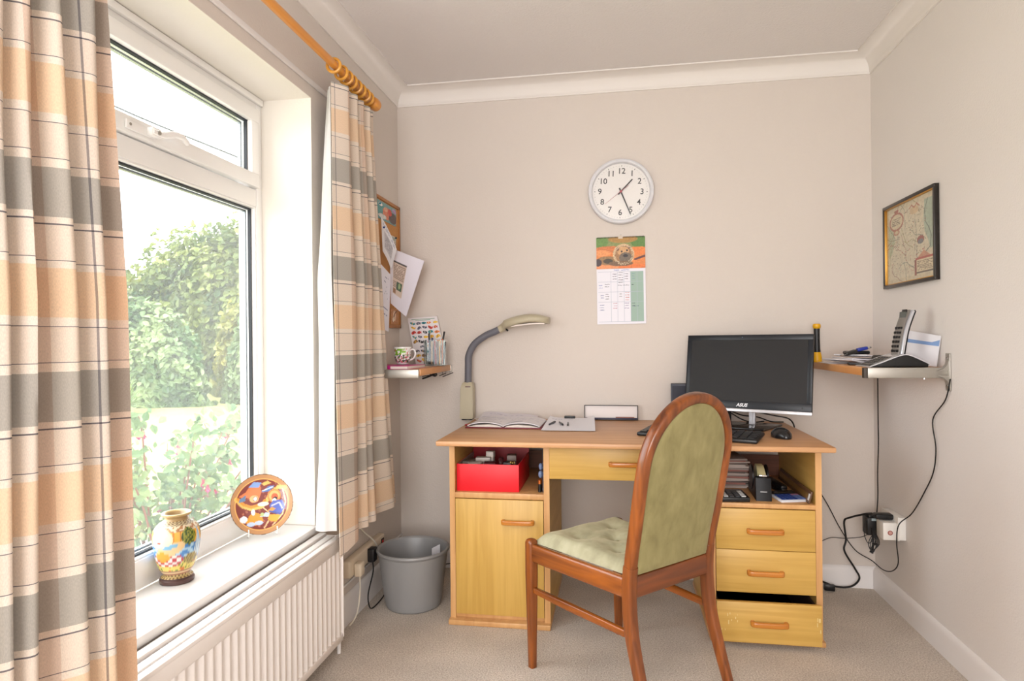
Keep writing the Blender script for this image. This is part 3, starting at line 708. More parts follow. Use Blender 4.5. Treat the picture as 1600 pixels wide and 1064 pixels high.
for s_ in (-1, 1):   # rear legs
    pts = []; rr = []
    for k in range(15):
        z = .0005+.46*k/14; pts.append((s_*(XH+.006*(1-k/14)**2), yb(z), z)); rr.append(.78+.30*min(1, k/9))
    G().tube(pts, rr, n=20, flat=(.0165, .0175), up=(1, 0, 0)).build('leg', M_teak, ch)
    pts = []; rr = []
    for k in range(9):
        z = .0005+.425*k/8; pts.append((s_*(.2075), .431, z)); rr.append(.74+.36*min(1, k/6))
    pts += [(s_*.2075, .431, .433), (s_*.2075, .431, .4385), (s_*.2075, .431, .441)]; rr += [1.02, .8, .45]
    G().tube(pts, rr, n=20, flat=(.0165, .0165), up=(1, 0, 0)).build('leg', M_teak, ch)
# arched back frame
def arch(u0, ztop, zs, zl):
    P = []
    for k in range(10): z = zl+(zs-zl)*k/10; P.append((-XH-(u0-XH)*min(1, k/8), z))
    for k in range(33):
        a = PI-PI*k/32; P.append((u0*math.cos(a), zs+(ztop-zs)*math.sin(a)**.96))
    for k in range(9, -1, -1): z = zl+(zs-zl)*k/10; P.append((XH+(u0-XH)*min(1, k/8), z))
    return P
A = arch(.1845, .9475, .752, .452)
pts = [(u_, yb(z), z) for u_, z in A]
g = G(); vs = []; n = 18; N = len(pts)
for i, p in enumerate(pts):     # section oriented in the plane of the back
    p0 = Vector(pts[max(i-1, 0)]); p1 = Vector(pts[min(i+1, N-1)]); tg = (p1-p0).normalized(); nn = Vector((0, -1, -.2)).normalized(); nn = (nn-tg*nn.dot(tg)).normalized(); c = tg.cross(nn)
    for k in range(n):
        th = 2*PI*(k+.5)/n; ca, sa = math.cos(th), math.sin(th); ca = math.copysign(abs(ca)**.6, ca)*.0180; sa = math.copysign(abs(sa)**.6, sa)*.0165
        vs.append(Vector(p)+nn*ca+c*sa)
fs = [[i*n+k, i*n+(k+1) % n, (i+1)*n+(k+1) % n, (i+1)*n+k] for i in range(N-1) for k in range(n)]+[list(range(n))[::-1], [(N-1)*n+k for k in range(n)]]
g.add(vs, fs); g.build('back_frame', M_teak, ch)
# upholstered back: shell filling the arch
def backpad():
    g = G(); a0 = .1705; zt = .934; zs = .752; zl = .434; nu, nv = 26, 44
    def half(z): return (a0-.006*(1-min(1, (z-zl)/.2))) if z < zs else a0*math.sqrt(max(0, 1-((z-zs)/(zt-zs))**2))
    sides = []
    for sd in (1, -1):
        R = []
        for j in range(nv+1):
            z = zl+(zt-zl)*(1-(1-j/nv)**1.0) if j < nv else zt-.0005
            w = max(half(z), .001)
            for i in range(nu+1):
                q = -1+2*i/nu; x = w*q; e = min(1, (1-abs(q))*w/.022, ) ; e2 = min(1, (zt-z)/.03, (z-zl)/.02+.2); b_ = math.sin(max(0, min(e, e2))*PI/2)
                R.append(Vector((x, yb(z)+sd*(.0085+(.010 if sd < 0 else .016)*b_*(.7+.3*(1-q*q))), z)))
        sides.append(R)
    vs = sides[0]+sides[1]; o = len(sides[0]); w_ = nu+1; fs = []
    for j in range(nv):
        for i in range(nu): a = j*w_+i; fs += [[a, a+1, a+w_+1, a+w_], [o+a, o+a+w_, o+a+w_+1, o+a+1]]
        a = j*w_; fs.append([a, a+w_, o+a+w_, o+a]); a = j*w_+nu; fs.append([a+w_, a, o+a, o+a+w_])
    for i in range(nu): fs.append([i+1, i, o+i, o+i+1]); a = nv*w_+i; fs.append([a, a+1, o+a+1, o+a])
    g.add(vs, fs); return g
backpad().build('backrest', M_velb, ch, smooth=50)
# seat frame rails
for s_ in (-1, 1):
    g = G(); M_ = None
    g.tube([(s_*.2075, .428, .395), (s_*.1775, .006, .395)], 1.0, n=20, flat=(.031, .0125), up=(0, 0, 1)); g.build('side_rail', M_teakx, ch)
    g = G(); g.tube([(s_*.2065, .425, .268), (s_*.195, .25, .264), (s_*.180, -.006, .262)], [.85, 1.1, .95], n=14, flat=(.0115, .0095), up=(0, 0, 1)); g.build('stretcher', M_teakx, ch)
g = G(); g.tube([(-.20, .431, .395), (.20, .431, .395)], 1.0, n=20, flat=(.030, .0115), up=(0, 0, 1)); g.build('front_rail', M_teakb, ch)
g = G(); g.tube([(-.168, .001, .397), (.168, .001, .397)], 1.0, n=20, flat=(.033, .0125), up=(0, 0, 1)); g.build('back_rail', M_teakb, ch)
BT = [(-.08, .315), (.093, .335), (-.075, .143), (.080, .145), (0.006, .235)]
def seat():
    g = G(); nu, nv = 54, 54
    def P(u, v):
        y = .018+v*(.438-.018); hw = .163+(.196-.163)*v; x = (-1+2*u)*hw
        du = min(1, (1-abs(-1+2*u))*hw/.035); dv = min(1, v*.42/.03, (1-v)*.42/.05)
        e = math.sin(du*PI/2)**.7*math.sin(max(0, dv)*PI/2)**.7
        z = .424+.036*e
        for bx_, by_ in BT:
            d = math.hypot(x-bx_, y-by_); z -= .019*math.exp(-(d/.020)**2)+.011*math.exp(-(d/.05)**2)
        z += .007*e*noise.noise((x*13, y*13, .4))
        for i, a in enumerate(BT):    # pulled creases between buttons
            for b_ in BT[i+1:]:
                q = ((x-a[0])*(b_[0]-a[0])+(y-a[1])*(b_[1]-a[1]))/((b_[0]-a[0])**2+(b_[1]-a[1])**2)
                if 0 < q < 1:
                    dd = math.hypot(x-a[0]-q*(b_[0]-a[0]), y-a[1]-q*(b_[1]-a[1])); z -= .0016*math.exp(-(dd/.014)**2)
        return Vector((x, y, z))
    g.sheet(P, nu, nv, t=.026); return g
sobj = seat().build('seat', M_vels, ch, smooth=70)
g = G()
for bx_, by_ in BT: g = G(); g.ball((bx_, by_, .4385), .009, 12, sq=(1, 1, .55)); g.build('button', M_vels, sobj)
# ------------------------------------------------------------------ waste bin
M_bin = mat('bin_silver_plastic', (150, 150, 150), rough=.42, metal=.2, var=.05)
bn = thing('waste_bin', 'round silver-grey plastic waste bin on the carpet left of the desk', 'bin', (-.860, 2.602, 0))
G().lathe([(.108, .0006), (.113, .003), (.117, .010), (.118, .026), (.1205, .027), (.147, .225), (.150, .228), (.155, .236), (.154, .243), (.149, .245), (.1425, .238), (.115, .03), (.110, .010), (0.001, .009)], 56, cap0=True, cap1=False).build('bucket', M_bin, bn)
tag(G().sheet(lambda u, v: Vector((-.79+.028*u, 2.645+.045*v*0+.03*u, .165+.06*v+.01*u)), 4, 4, t=.0008).build('paper_scrap', M_paper), 'white paper scrap standing up inside the grey waste bin', 'paper')

# ------------------------------------------------------------------ vase and plate on the sill
def vasecol(u, v_, r):
    v = v_/.19; a = (u-.82+.5) % 1.0   # a=.5 faces the room
    x = (a-.5)*2.2
    if v > .90: return rgb(196, 168, 110) if v > .985 else rgb(176, 144, 96)
    if v > .845: return rgb(120, 96, 80) if (int(u*46)+int(v*90)) % 2 else rgb(206, 190, 150)
    if v < .075: return rgb(98, 70, 60)
    if v < .145: return rgb(196, 170, 110) if math.sin(u*2*PI*26)*math.sin((v-.11)*90) > -.2 else rgb(120, 92, 60)
    if v < .205: return rgb(170, 118, 96) if v < .17 or v > .19 else rgb(226, 196, 150)
    def el(cx, cy, rx, ry, rot=0):
        ca, sa = math.cos(rot), math.sin(rot); dx, dy = x-cx, v-cy; return ((dx*ca+dy*sa)/rx)**2+((-dx*sa+dy*ca)/ry)**2 < 1
    n = noise.noise((x*9, v*22, 1.0))
    c = rgb(232, 172, 66) if v > .60 else (rgb(70, 128, 190) if v > .36 else rgb(228, 208, 110))
    if .60 < v and math.sin(x*60) > .75: c = rgb(196, 120, 40)
    if .36 < v <= .60 and n > .12: c = rgb(170, 206, 226)
    if v <= .36:
        if noise.noise((x*22, v*40, 4)) > .22: c = rgb(110, 140, 60)
        elif n > .25: c = rgb(214, 120, 60)
    if v > .78: c = rgb(226, 208, 176) if noise.noise((x*16, v*30, 2)) > -.05 else rgb(172, 120, 80)
    if el(.26, .70, .12, .12) or el(.62, .72, .10, .10): c = rgb(60, 84, 40) if noise.noise((x*30, v*44, 5)) > 0 else rgb(150, 150, 60)
    if abs(x-.44) < .012+.11*(.80-v)/.5 and .38 < v < .80: c = rgb(214, 228, 236) if math.sin(x*140) > -.3 else rgb(120, 168, 206)
    if el(.32, .37, .15, .075): c = rgb(112, 96, 54) if noise.noise((x*40, v*60, 5)) > 0 else rgb(180, 160, 90)
    if el(-.10, .38, .28, .10): c = rgb(228, 224, 218) if math.sin(x*44)*math.sin(v*60) > 0 else rgb(186, 60, 66)
    if el(-.05, .52, .26, .09, .35): c = rgb(224, 190, 140)
    if el(-.16, .43, .13, .07): c = rgb(230, 160, 60)
    if el(-.18, .68, .20, .15): c = rgb(236, 214, 170)
    if el(-.18, .68, .17, .115): c = rgb(240, 216, 190)
    if el(-.22, .65, .07, .07): c = rgb(246, 226, 206)
    if el(-.20, .635, .03, .012): c = rgb(190, 60, 50)
    if el(-.02, .58, .12, .03, .2): c = rgb(120, 176, 206)
    if x < -.42 and .45 < v < .60 and n > -.1: c = rgb(170, 206, 226)
    return c
VK = .86
vs_ = thing('vase', 'painted oriental vase with blue, orange and cream figures on the window sill', 'vase', (-1.205, 1.583, .4638))
prof0 = [(.002, 0), (.046, 0), (.049, .003), (.049, .010), (.045, .013), (.047, .017), (.041, .021), (.043, .028), (.052, .042), (.062, .070), (.068, .100), (.070, .125), (.066, .146), (.054, .160), (.040, .168), (.034, .173), (.034, .178), (.043, .184), (.044, .189), (.038, .190), (.030, .184), (.028, .170), (.050, .150), (.060, .110), (.040, .03), (.002, .028)]
P_ = spline([(r, 0, z) for r, z in prof0], 5); prof = [(max(.0015, p.x*VK), p.z) for p in P_]
G().lathe(prof, 220, colf=vasecol).build('body', painted('glazed_ceramic', .22, .4), vs_, smooth=50)
G().lathe([(r*VK, z) for r, z in [(.002, .0002), (.049, .0002), (.0515, .004), (.051, .010), (.0465, .0125), (.0475, .0165), (.044, .0185), (.002, .0185)]], 48).build('foot_ring', mat('dark_lacquer', (92, 66, 62), rough=.35), vs_)
# plate
_pl = [('e', .5, .5, .5, .5, 0, (92, 66, 50)), ('e', .5, .5, .49, .49, 0, (190, 138, 92)), ('e', .5, .5, .425, .425, 0, (232, 176, 96)), ('e', .5, .5, .412, .412, 0, (122, 44, 36))]
_pl += [('g', .5+dx, .5+dy, .017, .017, 0, .5, (186, 110, 80)) for dx, dy in ((-.3, -.02), (-.24, -.1), (-.18, -.02), (-.3, -.13), (-.1, -.03), (-.04, -.1), (.03, .2), (-.14, .14), (-.2, .1), (-.02, .27), (.3, .16), (.33, .08), (.31, .24), (.02, -.28), (.14, -.3), (.2, -.27), (-.05, -.35), (.24, .32), (.06, .12))]
_pl += [('l', [(.10, .62), (.2, .50), (.33, .44), (.5, .46), (.58, .55), (.65, .68), (.78, .76), (.88, .74)], .030, (236, 186, 96)), ('l', [(.13, .62), (.22, .52), (.33, .47), (.5, .5), (.55, .56)], .022, (222, 142, 44)),
        ('l', [(.52, .44), (.60, .36), (.60, .22), (.52, .10)], .009, (240, 200, 150)), ('l', [(.84, .72), (.88, .5), (.82, .3), (.66, .14)], .009, (240, 200, 150)),
        ('p', [(.14, .66), (.25, .72), (.34, .84), (.48, .82), (.50, .70), (.44, .55), (.34, .54), (.30, .62), (.2, .64)], (224, 120, 66)), ('p', [(.30, .80), (.38, .88), (.5, .86), (.46, .78)], (128, 160, 214)), ('p', [(.5, .84), (.6, .88), (.66, .84), (.55, .80)], (238, 186, 96)),
        ('p', [(.50, .70), (.62, .79), (.72, .79), (.62, .70)], (76, 118, 184)), ('l', [(.52, .72), (.68, .77)], .008, (214, 226, 236)), ('p', [(.14, .56), (.16, .62), (.26, .68), (.24, .58)], (96, 126, 160)), ('e', .38, .60, .07, .06, 0, (236, 178, 120)), ('e', .40, .60, .03, .035, 0, (244, 236, 226)), ('g', .40, .60, .036, .04, 0, .8, (90, 60, 50)),
        ('e', .70, .62, .11, .11, 0, (224, 140, 70)), ('e', .70, .62, .085, .085, 0, (240, 180, 110)), ('e', .71, .60, .055, .06, 0, (226, 96, 60)), ('e', .715, .575, .035, .03, 0, (30, 34, 34)), ('e', .70, .53, .035, .045, 0, (248, 244, 236)),
        ('p', [(.62, .47), (.68, .54), (.82, .54), (.87, .42), (.80, .32), (.64, .36)], (86, 104, 186)), ('l', [(.66, .46), (.78, .50), (.82, .40)], .012, (196, 200, 224)), ('p', [(.58, .38), (.66, .44), (.72, .40), (.62, .34)], (226, 150, 70)), ('p', [(.58, .32), (.80, .30), (.72, .18), (.6, .22)], (234, 164, 56)), ('l', [(.62, .37), (.78, .31)], .014, (70, 90, 160)),
        ('e', .52, .50, .09, .035, .12, (244, 232, 206)), ('p', [(.24, .22), (.30, .34), (.38, .38), (.48, .34), (.52, .22), (.40, .16)], (228, 148, 30)), ('e', .36, .38, .032, .05, 0, (246, 240, 236)), ('e', .21, .28, .06, .055, 0, (240, 236, 240)), ('e', .32, .19, .07, .035, .3, (188, 204, 232)), ('e', .44, .20, .07, .035, -.2, (188, 204, 232)), ('p', [(.46, .30), (.56, .36), (.62, .34), (.6, .28)], (190, 206, 226)), ('e', .50, .33, .03, .03, 0, (180, 196, 130))]
plf = paint((240, 236, 230), _pl)
pt = thing('decorative_plate', 'round painted plate in deep red, orange and blue leaning upright on the sill', 'plate', (-1.180, 1.975, .4638), rot=(math.radians(-15), 0, math.radians(36)))
def plate():
    g = G(); R = .101; n = 130; N = 64; rows = []
    vs = []; fs = []; cols = []
    for sd in (0, 1):
        for j in range(N+1):
            r = R*j/N
            for k in range(n):
                a = 2*PI*k/n; x, z = r*math.cos(a), r*math.sin(a); h = .010*(max(0, r/R-.55)/.45)**1.5
                vs.append((x, -h+(.004 if sd else 0)+(0 if sd == 0 else 0), z+R+.008)); cols.append(plf(.5+x/(2*R), .5+z/(2*R)) if sd == 0 else rgb(226, 214, 200))
        o = sd*(N+1)*n
        for j in range(N):
            for k in range(n): fs.append([o+j*n+k, o+j*n+(k+1) % n, o+(j+1)*n+(k+1) % n, o+(j+1)*n+k])
    o = (N+1)*n
    for k in range(n): fs.append([N*n+k, N*n+(k+1) % n, o+N*n+(k+1) % n, o+N*n+k])
    g.add(vs, fs, col=cols); return g
plate().build('dish', painted('glazed_ceramic', .22, .4), pt, smooth=50)
g = G()
for s_ in (-1, 1):
    g.tube(spline([(s_*.045, -.016, .030), (s_*.045, -.020, .016), (s_*.045, -.004, .007), (s_*.045, .035, .010), (s_*.035, .050, .018), (s_*.02, .018, .110)], 5), .0022, n=8)
g.tube([(-.02, .018, .11), (.02, .018, .11)], .0022, n=8); g.build('stand', M_white, pt)

# ------------------------------------------------------------------ wall clock
ck = thing('wall_clock', 'round white wall clock with black numerals on the back wall', 'clock', (.034, BY-.0006, 1.818))
Mw = RX(90)
G().lathe([(.001, 0), (.150, 0), (.1535, .006), (.1535, .026), (.150, .034), (.143, .038), (.137, .034), (.134, .024), (.134, .012), (.001, .012)], 96, M=Mw).build('case', mat('clock_white', (222, 222, 226), rough=.3), ck)
G().lathe([(.001, .0122), (.1335, .0122), (.1335, .014), (.001, .014)], 72, M=Mw).build('dial', mat('clock_dial', (232, 228, 224), rough=.5), ck)
Mk = mat('print_black', (28, 28, 30), rough=.5)
tilt = math.radians(-2.5)
for i in range(1, 13):
    a = PI/2-i*PI/6+tilt; rr_ = .0985 if i not in (10, 11, 12) else .097; g = G()
    text_g(g, str(i), .038, T(rr_*math.cos(a), -.0142, rr_*math.sin(a)) @ RX(90) @ RZ(-2.5), h=.0003, bold=.0004); g.build('numeral', Mk, ck, smooth=0)
g = G()
for i in range(60):
    a = PI/2-i*PI/30+tilt; big = i % 5 == 0; r0, r1, w = (.119, .1245, .0013) if big else (.121, .1235, .0005)
    g.box(r0, r1, -w, w, .0143, .0146, M=Mw @ Matrix.Rotation(a, 4, 'Z'))
g.build('minute_marks', Mk, ck, smooth=0)
def hand(name, ang, l0, l1, w0, w1, h, m):
    g = G(); g.prism([(l0, -w0), (l1, -w1), (l1, w1), (l0, w0)], h, h+.0008, M=Mw @ Matrix.Rotation(math.radians(ang), 4, 'Z')); g.build(name, m, ck, smooth=0)
hand('hour_hand', 46, -.018, .078, .0035, .0028, .018, Mk); hand('minute_hand', -68, -.018, .118, .0035, .0022, .020, Mk)
Mred = mat('red_hand', (176, 60, 70), rough=.4); hand('second_hand', 217, -.045, .092, .0007, .0005, .022, Mred)
G().cyl((0, -.014, 0), (0, -.024, 0), .0055, n=20).build('hub', Mred, ck)
G().lathe([(.001, .0285), (.1345, .0285), (.1345, .0297), (.001, .0302)], 72, M=Mw).build('glass_cover', M_glass, ck)

# ------------------------------------------------------------------ calendar
rng = random.Random(11)
cal = thing('wall_calendar', 'spiral wall calendar with an autumn hedgehog photo hanging under the clock', 'calendar', (.031, BY-.001, 1.400), rot=(0, math.radians(-.3), 0))
pic = [('r', 0, 1, .62, 1.0, (132, 142, 84)), ('e', .1, .85, .14, .2, 0, (104, 140, 70)), ('e', .9, .86, .2, .22, 0, (92, 130, 60)), ('e', .55, .93, .3, .12, 0, (172, 130, 66)), ('r', 0, 1, 0, .60, (224, 132, 66)), ('e', .25, .62, .3, .1, 0, (208, 120, 66)), ('e', .85, .55, .25, .13, 0, (230, 130, 60)), ('e', .1, .5, .2, .1, 0, (232, 150, 90)),
       ('e', .2, .06, .3, .08, 0, (236, 150, 96)), ('e', .75, .05, .3, .08, 0, (228, 122, 60)), ('e', .22, .26, .22, .14, 0, (150, 116, 76)), ('e', .24, .24, .10, .08, 0, (70, 60, 46)), ('e', .03, .2, .08, .12, 0, (70, 56, 60)), ('l', [(.8, .28), (.99, .38)], .03, (96, 60, 60)),
       ('e', .56, .44, .22, .34, 0, (198, 164, 120)), ('e', .57, .42, .19, .30, 0, (160, 118, 78)), ('e', .55, .55, .12, .14, 0, (206, 160, 112)), ('e', .60, .34, .13, .17, 0, (112, 98, 84)), ('e', .60, .40, .05, .05, 0, (44, 40, 44)), ('e', .52, .54, .02, .03, 0, (28, 24, 22)), ('e', .63, .57, .02, .03, 0, (28, 24, 22)), ('e', .44, .62, .03, .06, 0, (120, 80, 60)), ('e', .68, .66, .03, .05, 0, (120, 80, 60)), ('e', .5, .16, .25, .09, 0, (120, 92, 66))]
base_f = paint((200, 130, 70), pic)
def front(u, v):
    c = base_f(u, v); d = math.hypot((u-.56)/.22, (v-.44)/.34); q = 1+.25*noise.noise((u*30, v*22, 1))
    if .75 < d < 1.0 and noise.noise((u*70, v*55, 2)) > .1: c = rgb(222, 200, 166)
    return (c[0]*q, c[1]*q, c[2]*q, 1)
g = G(); g.sheet(lambda u, v: Vector((-.114+.228*u, -.004-.001*math.sin(u*PI), .057+.149*v)), 110, 72, t=.0012, colf=front); g.build('picture_page', painted(), cal, smooth=0)
hw = [('r', .08, .08, 0, 0, (0, 0, 0))]; GL = (176, 182, 196); lay = [('r', .695, .955, .04, .945, (152, 178, 164))]
lay += scrib(rng, .36, .66, .965, .985, 1, .006, (150, 160, 200), .9)
for i in range(6):
    y = .04+.905*i/5; lay.append(('r', .03, .955, y-.0022, y+.0022, GL))
for i in range(8):
    x = .03+.925*i/7 if i < 6 else (.695 if i == 6 else .825); lay.append(('r', x-.0018, x+.0018, .04, .945, GL))
for (cx, cy, w, n_, cc) in ((.38, .86, .10, 3, (60, 56, 90)), (.50, .84, .11, 5, (40, 40, 60)), (.62, .86, .09, 3, (40, 40, 60)), (.76, .86, .07, 3, (110, 140, 160)), (.09, .68, .09, 2, (110, 120, 190)), (.22, .70, .11, 2, (40, 40, 60)), (.48, .70, .09, 1, (40, 40, 60)), (.60, .70, .14, 1, (60, 60, 70)), (.74, .71, .06, 1, (20, 20, 30)), (.12, .50, .08, 2, (80, 90, 150)), (.22, .50, .08, 3, (20, 20, 30)), (.50, .52, .07, 2, (20, 20, 30)), (.63, .50, .09, 4, (190, 90, 80)), (.11, .30, .10, 3, (80, 90, 150)), (.38, .33, .09, 3, (180, 110, 130)), (.62, .33, .10, 3, (130, 110, 160)), (.76, .35, .08, 2, (40, 40, 60)), (.80, .32, .14, 1, (40, 60, 90))):
    lay += scrib(rng, cx-w/2, cx+w/2, cy-.022*n_, cy+.022*n_, n_, .0035, cc, .95)
f2 = paint((230, 228, 236), lay)
g = G(); g.sheet(lambda u, v: Vector((-.114+.228*u, -.003-.0015*math.sin(u*PI), -.206+.262*v)), 150, 170, t=.0012, colf=f2); g.build('date_page', painted(), cal, smooth=0)
g = G()
for i in range(34):
    x = -.108+.216*i/33
    if abs(x) < .011: continue
    g.tube([(x, -.004+.0032*math.cos(2*PI*k/8), .2045+.0032*math.sin(2*PI*k/8)) for k in range(8)], .0013, n=5, closed=True)
g.tube([(-.112, -.004, .2045), (-.012, -.004, .2045)], .0005, n=5)
g.build('spiral_binding', M_black, cal)
G().prism([(-.011, .198), (.011, .198), (.009, .208), (.004, .213), (-.004, .213), (-.009, .208)], -.0065, -.0058, 'XZ').build('hanging_tab', mat('tab_card', (214, 200, 180), rough=.6), cal)
tag(G().cyl((.032, BY-.0003, 1.6165), (.032, BY-.009, 1.6175), .0016, n=8).build('nail', M_steel), 'small steel nail holding up the wall calendar', 'nail')

# ------------------------------------------------------------------ framed map on the right wall
mp_ = thing('framed_map', 'old county map in a black and gold frame on the right wall', 'picture', (RX_-.0006, 2.672, 1.4925), rot=(math.radians(-.2), 0, math.radians(0)))
W_, H_ = .438, .342
g = G()
def frm(g, a, w, x0, x1, bev):
    hw_, hh = W_/2-a, H_/2-a
    g.box(x0, x1, -hw_, hw_, hh-w, hh, bev); g.box(x0, x1, -hw_, hw_, -hh, -hh+w, bev); g.box(x0, x1, -hw_, -hw_+w, -hh+w*.9, hh-w*.9, bev); g.box(x0, x1, hw_-w, hw_, -hh+w*.9, hh-w*.9, bev)
frm(g, 0, .013, -.018, 0, .002); g.build('frame', mat('frame_black', (30, 24, 20), rough=.3), mp_)
g = G(); frm(g, .012, .0045, -.0150, -.003, .001); g.build('gilt_slip', mat('gilt', (196, 146, 66), rough=.3, metal=.7), mp_)
rng = random.Random(5); ml = []
def wob(x0, y0, n_, st, a, turn=.5):
    P = [(x0, y0)]
    for i in range(n_): a += rng.uniform(-turn, turn); P.append((P[-1][0]+st*math.cos(a), P[-1][1]+st*math.sin(a)))
    return P
ml.append(('r', .045, .955, .055, .93, (212, 202, 176)))
ml.append(('p', [(.80, .93), (.955, .93), (.955, .35), (.90, .33), (.86, .45), (.80, .55), (.78, .7)], (168, 182, 160)))
ml.append(('p', [(.045, .78), (.14, .72), (.18, .55), (.12, .40), (.045, .34)], (176, 184, 150)))
cst = [(.86, .93), (.80, .8), (.82, .66), (.88, .58), (.92, .48), (.90, .36), (.80, .30), (.72, .28), (.66, .22)]
ml.append(('l', cst, .006, (96, 110, 96)))
for i in range(22): ml.append(('l', wob(rng.uniform(.1, .75), rng.uniform(.12, .85), 14, .028, rng.uniform(0, 6)), .0035, rng.choice([(120, 104, 76), (110, 118, 100), (150, 92, 76), (96, 116, 104), (150, 140, 84)])))
for i in range(260): x, y = rng.uniform(.06, .84), rng.uniform(.07, .92); ml.append(('r', x, x+rng.uniform(.008, .03), y, y+.005, rng.choice([(110, 92, 70), (140, 110, 86), (120, 100, 80), (170, 90, 70)])))
for i in range(60): x, y = rng.uniform(.1, .8), rng.uniform(.1, .9); ml.append(('e', x, y, .006, .007, 0, rng.choice([(170, 80, 66), (96, 84, 60), (120, 130, 80)])))
ml += [('e', .22, .80, .16, .12, 0, (166, 96, 76)), ('e', .22, .80, .135, .095, 0, (214, 200, 166))]+scrib(rng, .12, .32, .75, .85, 4, .005, (110, 96, 80), .95)+[('e', .22, .66, .07, .035, 0, (176, 110, 84)), ('e', .22, .66, .045, .02, 0, (208, 190, 150)), ('e', .22, .935, .05, .02, 0, (160, 90, 70))]
ml += [('e', .60, .86, .09, .05, 0, (206, 180, 140)), ('l', [(.5, .9), (.55, .93), (.6, .89), (.65, .93), (.70, .89)], .008, (176, 104, 76))]
ml += [('r', .62, .95, .07, .24, (216, 202, 168)), ('r', .62, .95, .235, .262, (176, 76, 66)), ('r', .60, .635, .05, .24, (140, 70, 56)), ('p', [(.66, .26), (.90, .26), (.78, .34)], (196, 140, 110)), ('e', .72, .47, .07, .05, 0, (150, 70, 60)), ('e', .72, .45, .055, .03, 0, (112, 116, 120)), ('r', .64, .95, .065, .085, (90, 80, 66))]+scrib(rng, .65, .94, .10, .22, 6, .004, (120, 100, 84), .8)
mf = paint((206, 194, 164), ml, .18, 30)
g = G(); g.sheet(lambda u, v: Vector((-.006, (W_/2-.016)*(1-2*u), (H_/2-.016)*(-1+2*v))), 200, 156, t=.002, colf=mf); g.build('map_print', painted(), mp_, smooth=0)
G().box(-.0085, -.0075, -W_/2+.014, W_/2-.014, -H_/2+.014, H_/2-.014).build('glass_pane', M_glass, mp_)

# ------------------------------------------------------------------ cork board and the things pinned on it
cb = thing('cork_board', 'oak-framed cork notice board on the left wall beside the curtain', 'notice board', (LX+.0006, 2.79, 1.489))
M_oakf = wood('oak_frame', (158, 98, 44), (186, 124, 62), 'Z', rough=.4); hb, vb = .250, .302
g = G()
for a in ((-hb, hb, vb-.016, vb), (-hb, hb, -vb, -vb+.016), (-hb, -hb+.016, -vb, vb), (hb-.016, hb, -vb, vb)): g.box(0, .014, a[0], a[1], a[2], a[3], .0025)
g.build('frame', M_oakf, cb); G().box(.001, .008, -hb+.01, hb-.01, -vb+.01, vb-.01).build('cork', mat('cork', (196, 140, 84), rough=.9, bump=.6, bscale=300, var=.25, vscale=90), cb)
CX = LX+.0098
rng = random.Random(31)
def pin(y, z, x, col, lab):
    g = G(); g.cyl((x, y, z), (x+.006, y, z), .0045, n=14); tag(g.build('drawing_pin', mat('pin_'+lab.split()[0], col, rough=.25)), lab, 'pin')
f = paint((120, 160, 160), [('e', .2, .4, .25, .5, 0, (90, 150, 150)), ('e', .5, .45, .2, .35, 0, (214, 130, 100)), ('e', .46, .66, .09, .13, 0, (222, 170, 140)), ('e', .82, .35, .22, .3, 0, (96, 84, 84)), ('e', .66, .6, .10, .2, 0, (206, 80, 70)), ('e', .3, .2, .2, .12, 0, (214, 214, 210)), ('e', .2, .8, .1, .1, 0, (236, 226, 220)), ('e', .9, .8, .12, .12, 0, (176, 150, 190))], .3, 14)
tag(G().sheet(lambda u, v: Vector((CX+.0015+.003*math.sin(v*3), 2.72+.262*u, 1.685+.085*v+.0*u)), 50, 30, t=.0008, colf=f).build('photograph', painted()), 'colour photograph in blue-green and coral at the top of the cork board', 'photo')
f = paint((214, 204, 190), [('r', .1, .9, .55, .9, (170, 176, 170))]+scrib(rng, .1, .9, .1, .5, 5, .02, (90, 96, 110)))
tag(G().sheet(lambda u, v: Vector((CX+.002, 2.912+.07*u, 1.583+.05*v)), 24, 24, t=.0008, colf=f).build('note_card', painted()), 'small printed note pinned at the upper right of the cork board', 'note')
f = paint((196, 138, 92), [('e', .45, .55, .2, .35, .3, (226, 196, 170)), ('l', [(.2, .2), (.5, .7), (.8, .9)], .04, (120, 76, 50)), ('e', .3, .3, .1, .15, 0, (236, 220, 200))], .3, 12)
tag(G().sheet(lambda u, v: Vector((CX+.002, 2.90+.112*u, 1.205+.075*v)), 36, 30, t=.0008, colf=f).build('snapshot', painted()), 'small brownish snapshot at the bottom corner of the cork board', 'photo')
def quad(a, b_, c, d, bulge, nx):   # a bl, b br, c tr, d tl
    a, b_, c, d = map(Vector, (a, b_, c, d)); n_ = Vector(nx)
    return lambda u, v: (a.lerp(b_, u)).lerp(d.lerp(c, u), v)+n_*bulge*math.sin(u*PI)*(.4+.6*math.sin(v*PI))
f = paint((228, 226, 236), scrib(rng, .1, .9, .5, .9, 8, .005, (110, 116, 150))+scrib(rng, .5, .9, .2, .4, 2, .005, (110, 116, 150)))
tag(G().sheet(quad((CX+.010, 2.62, 1.20), (-1.022, 2.77, 1.165), (-1.008, 2.765, 1.425), (CX+.006, 2.55, 1.53), .008, (1, 0, 0)), 50, 60, t=.0008, colf=f).build('lined_sheet', painted()), 'long white handwritten sheet hanging at the lower left of the cork board', 'paper')
f = paint((224, 222, 226), [('p', [(.15, .2), (.75, .2), (.75, .7), (.15, .7)], (190, 186, 190))]+scrib(rng, .2, .7, .25, .65, 7, .008, (120, 120, 130))+scrib(rng, .1, .9, .78, .94, 3, .008, (60, 80, 130)))
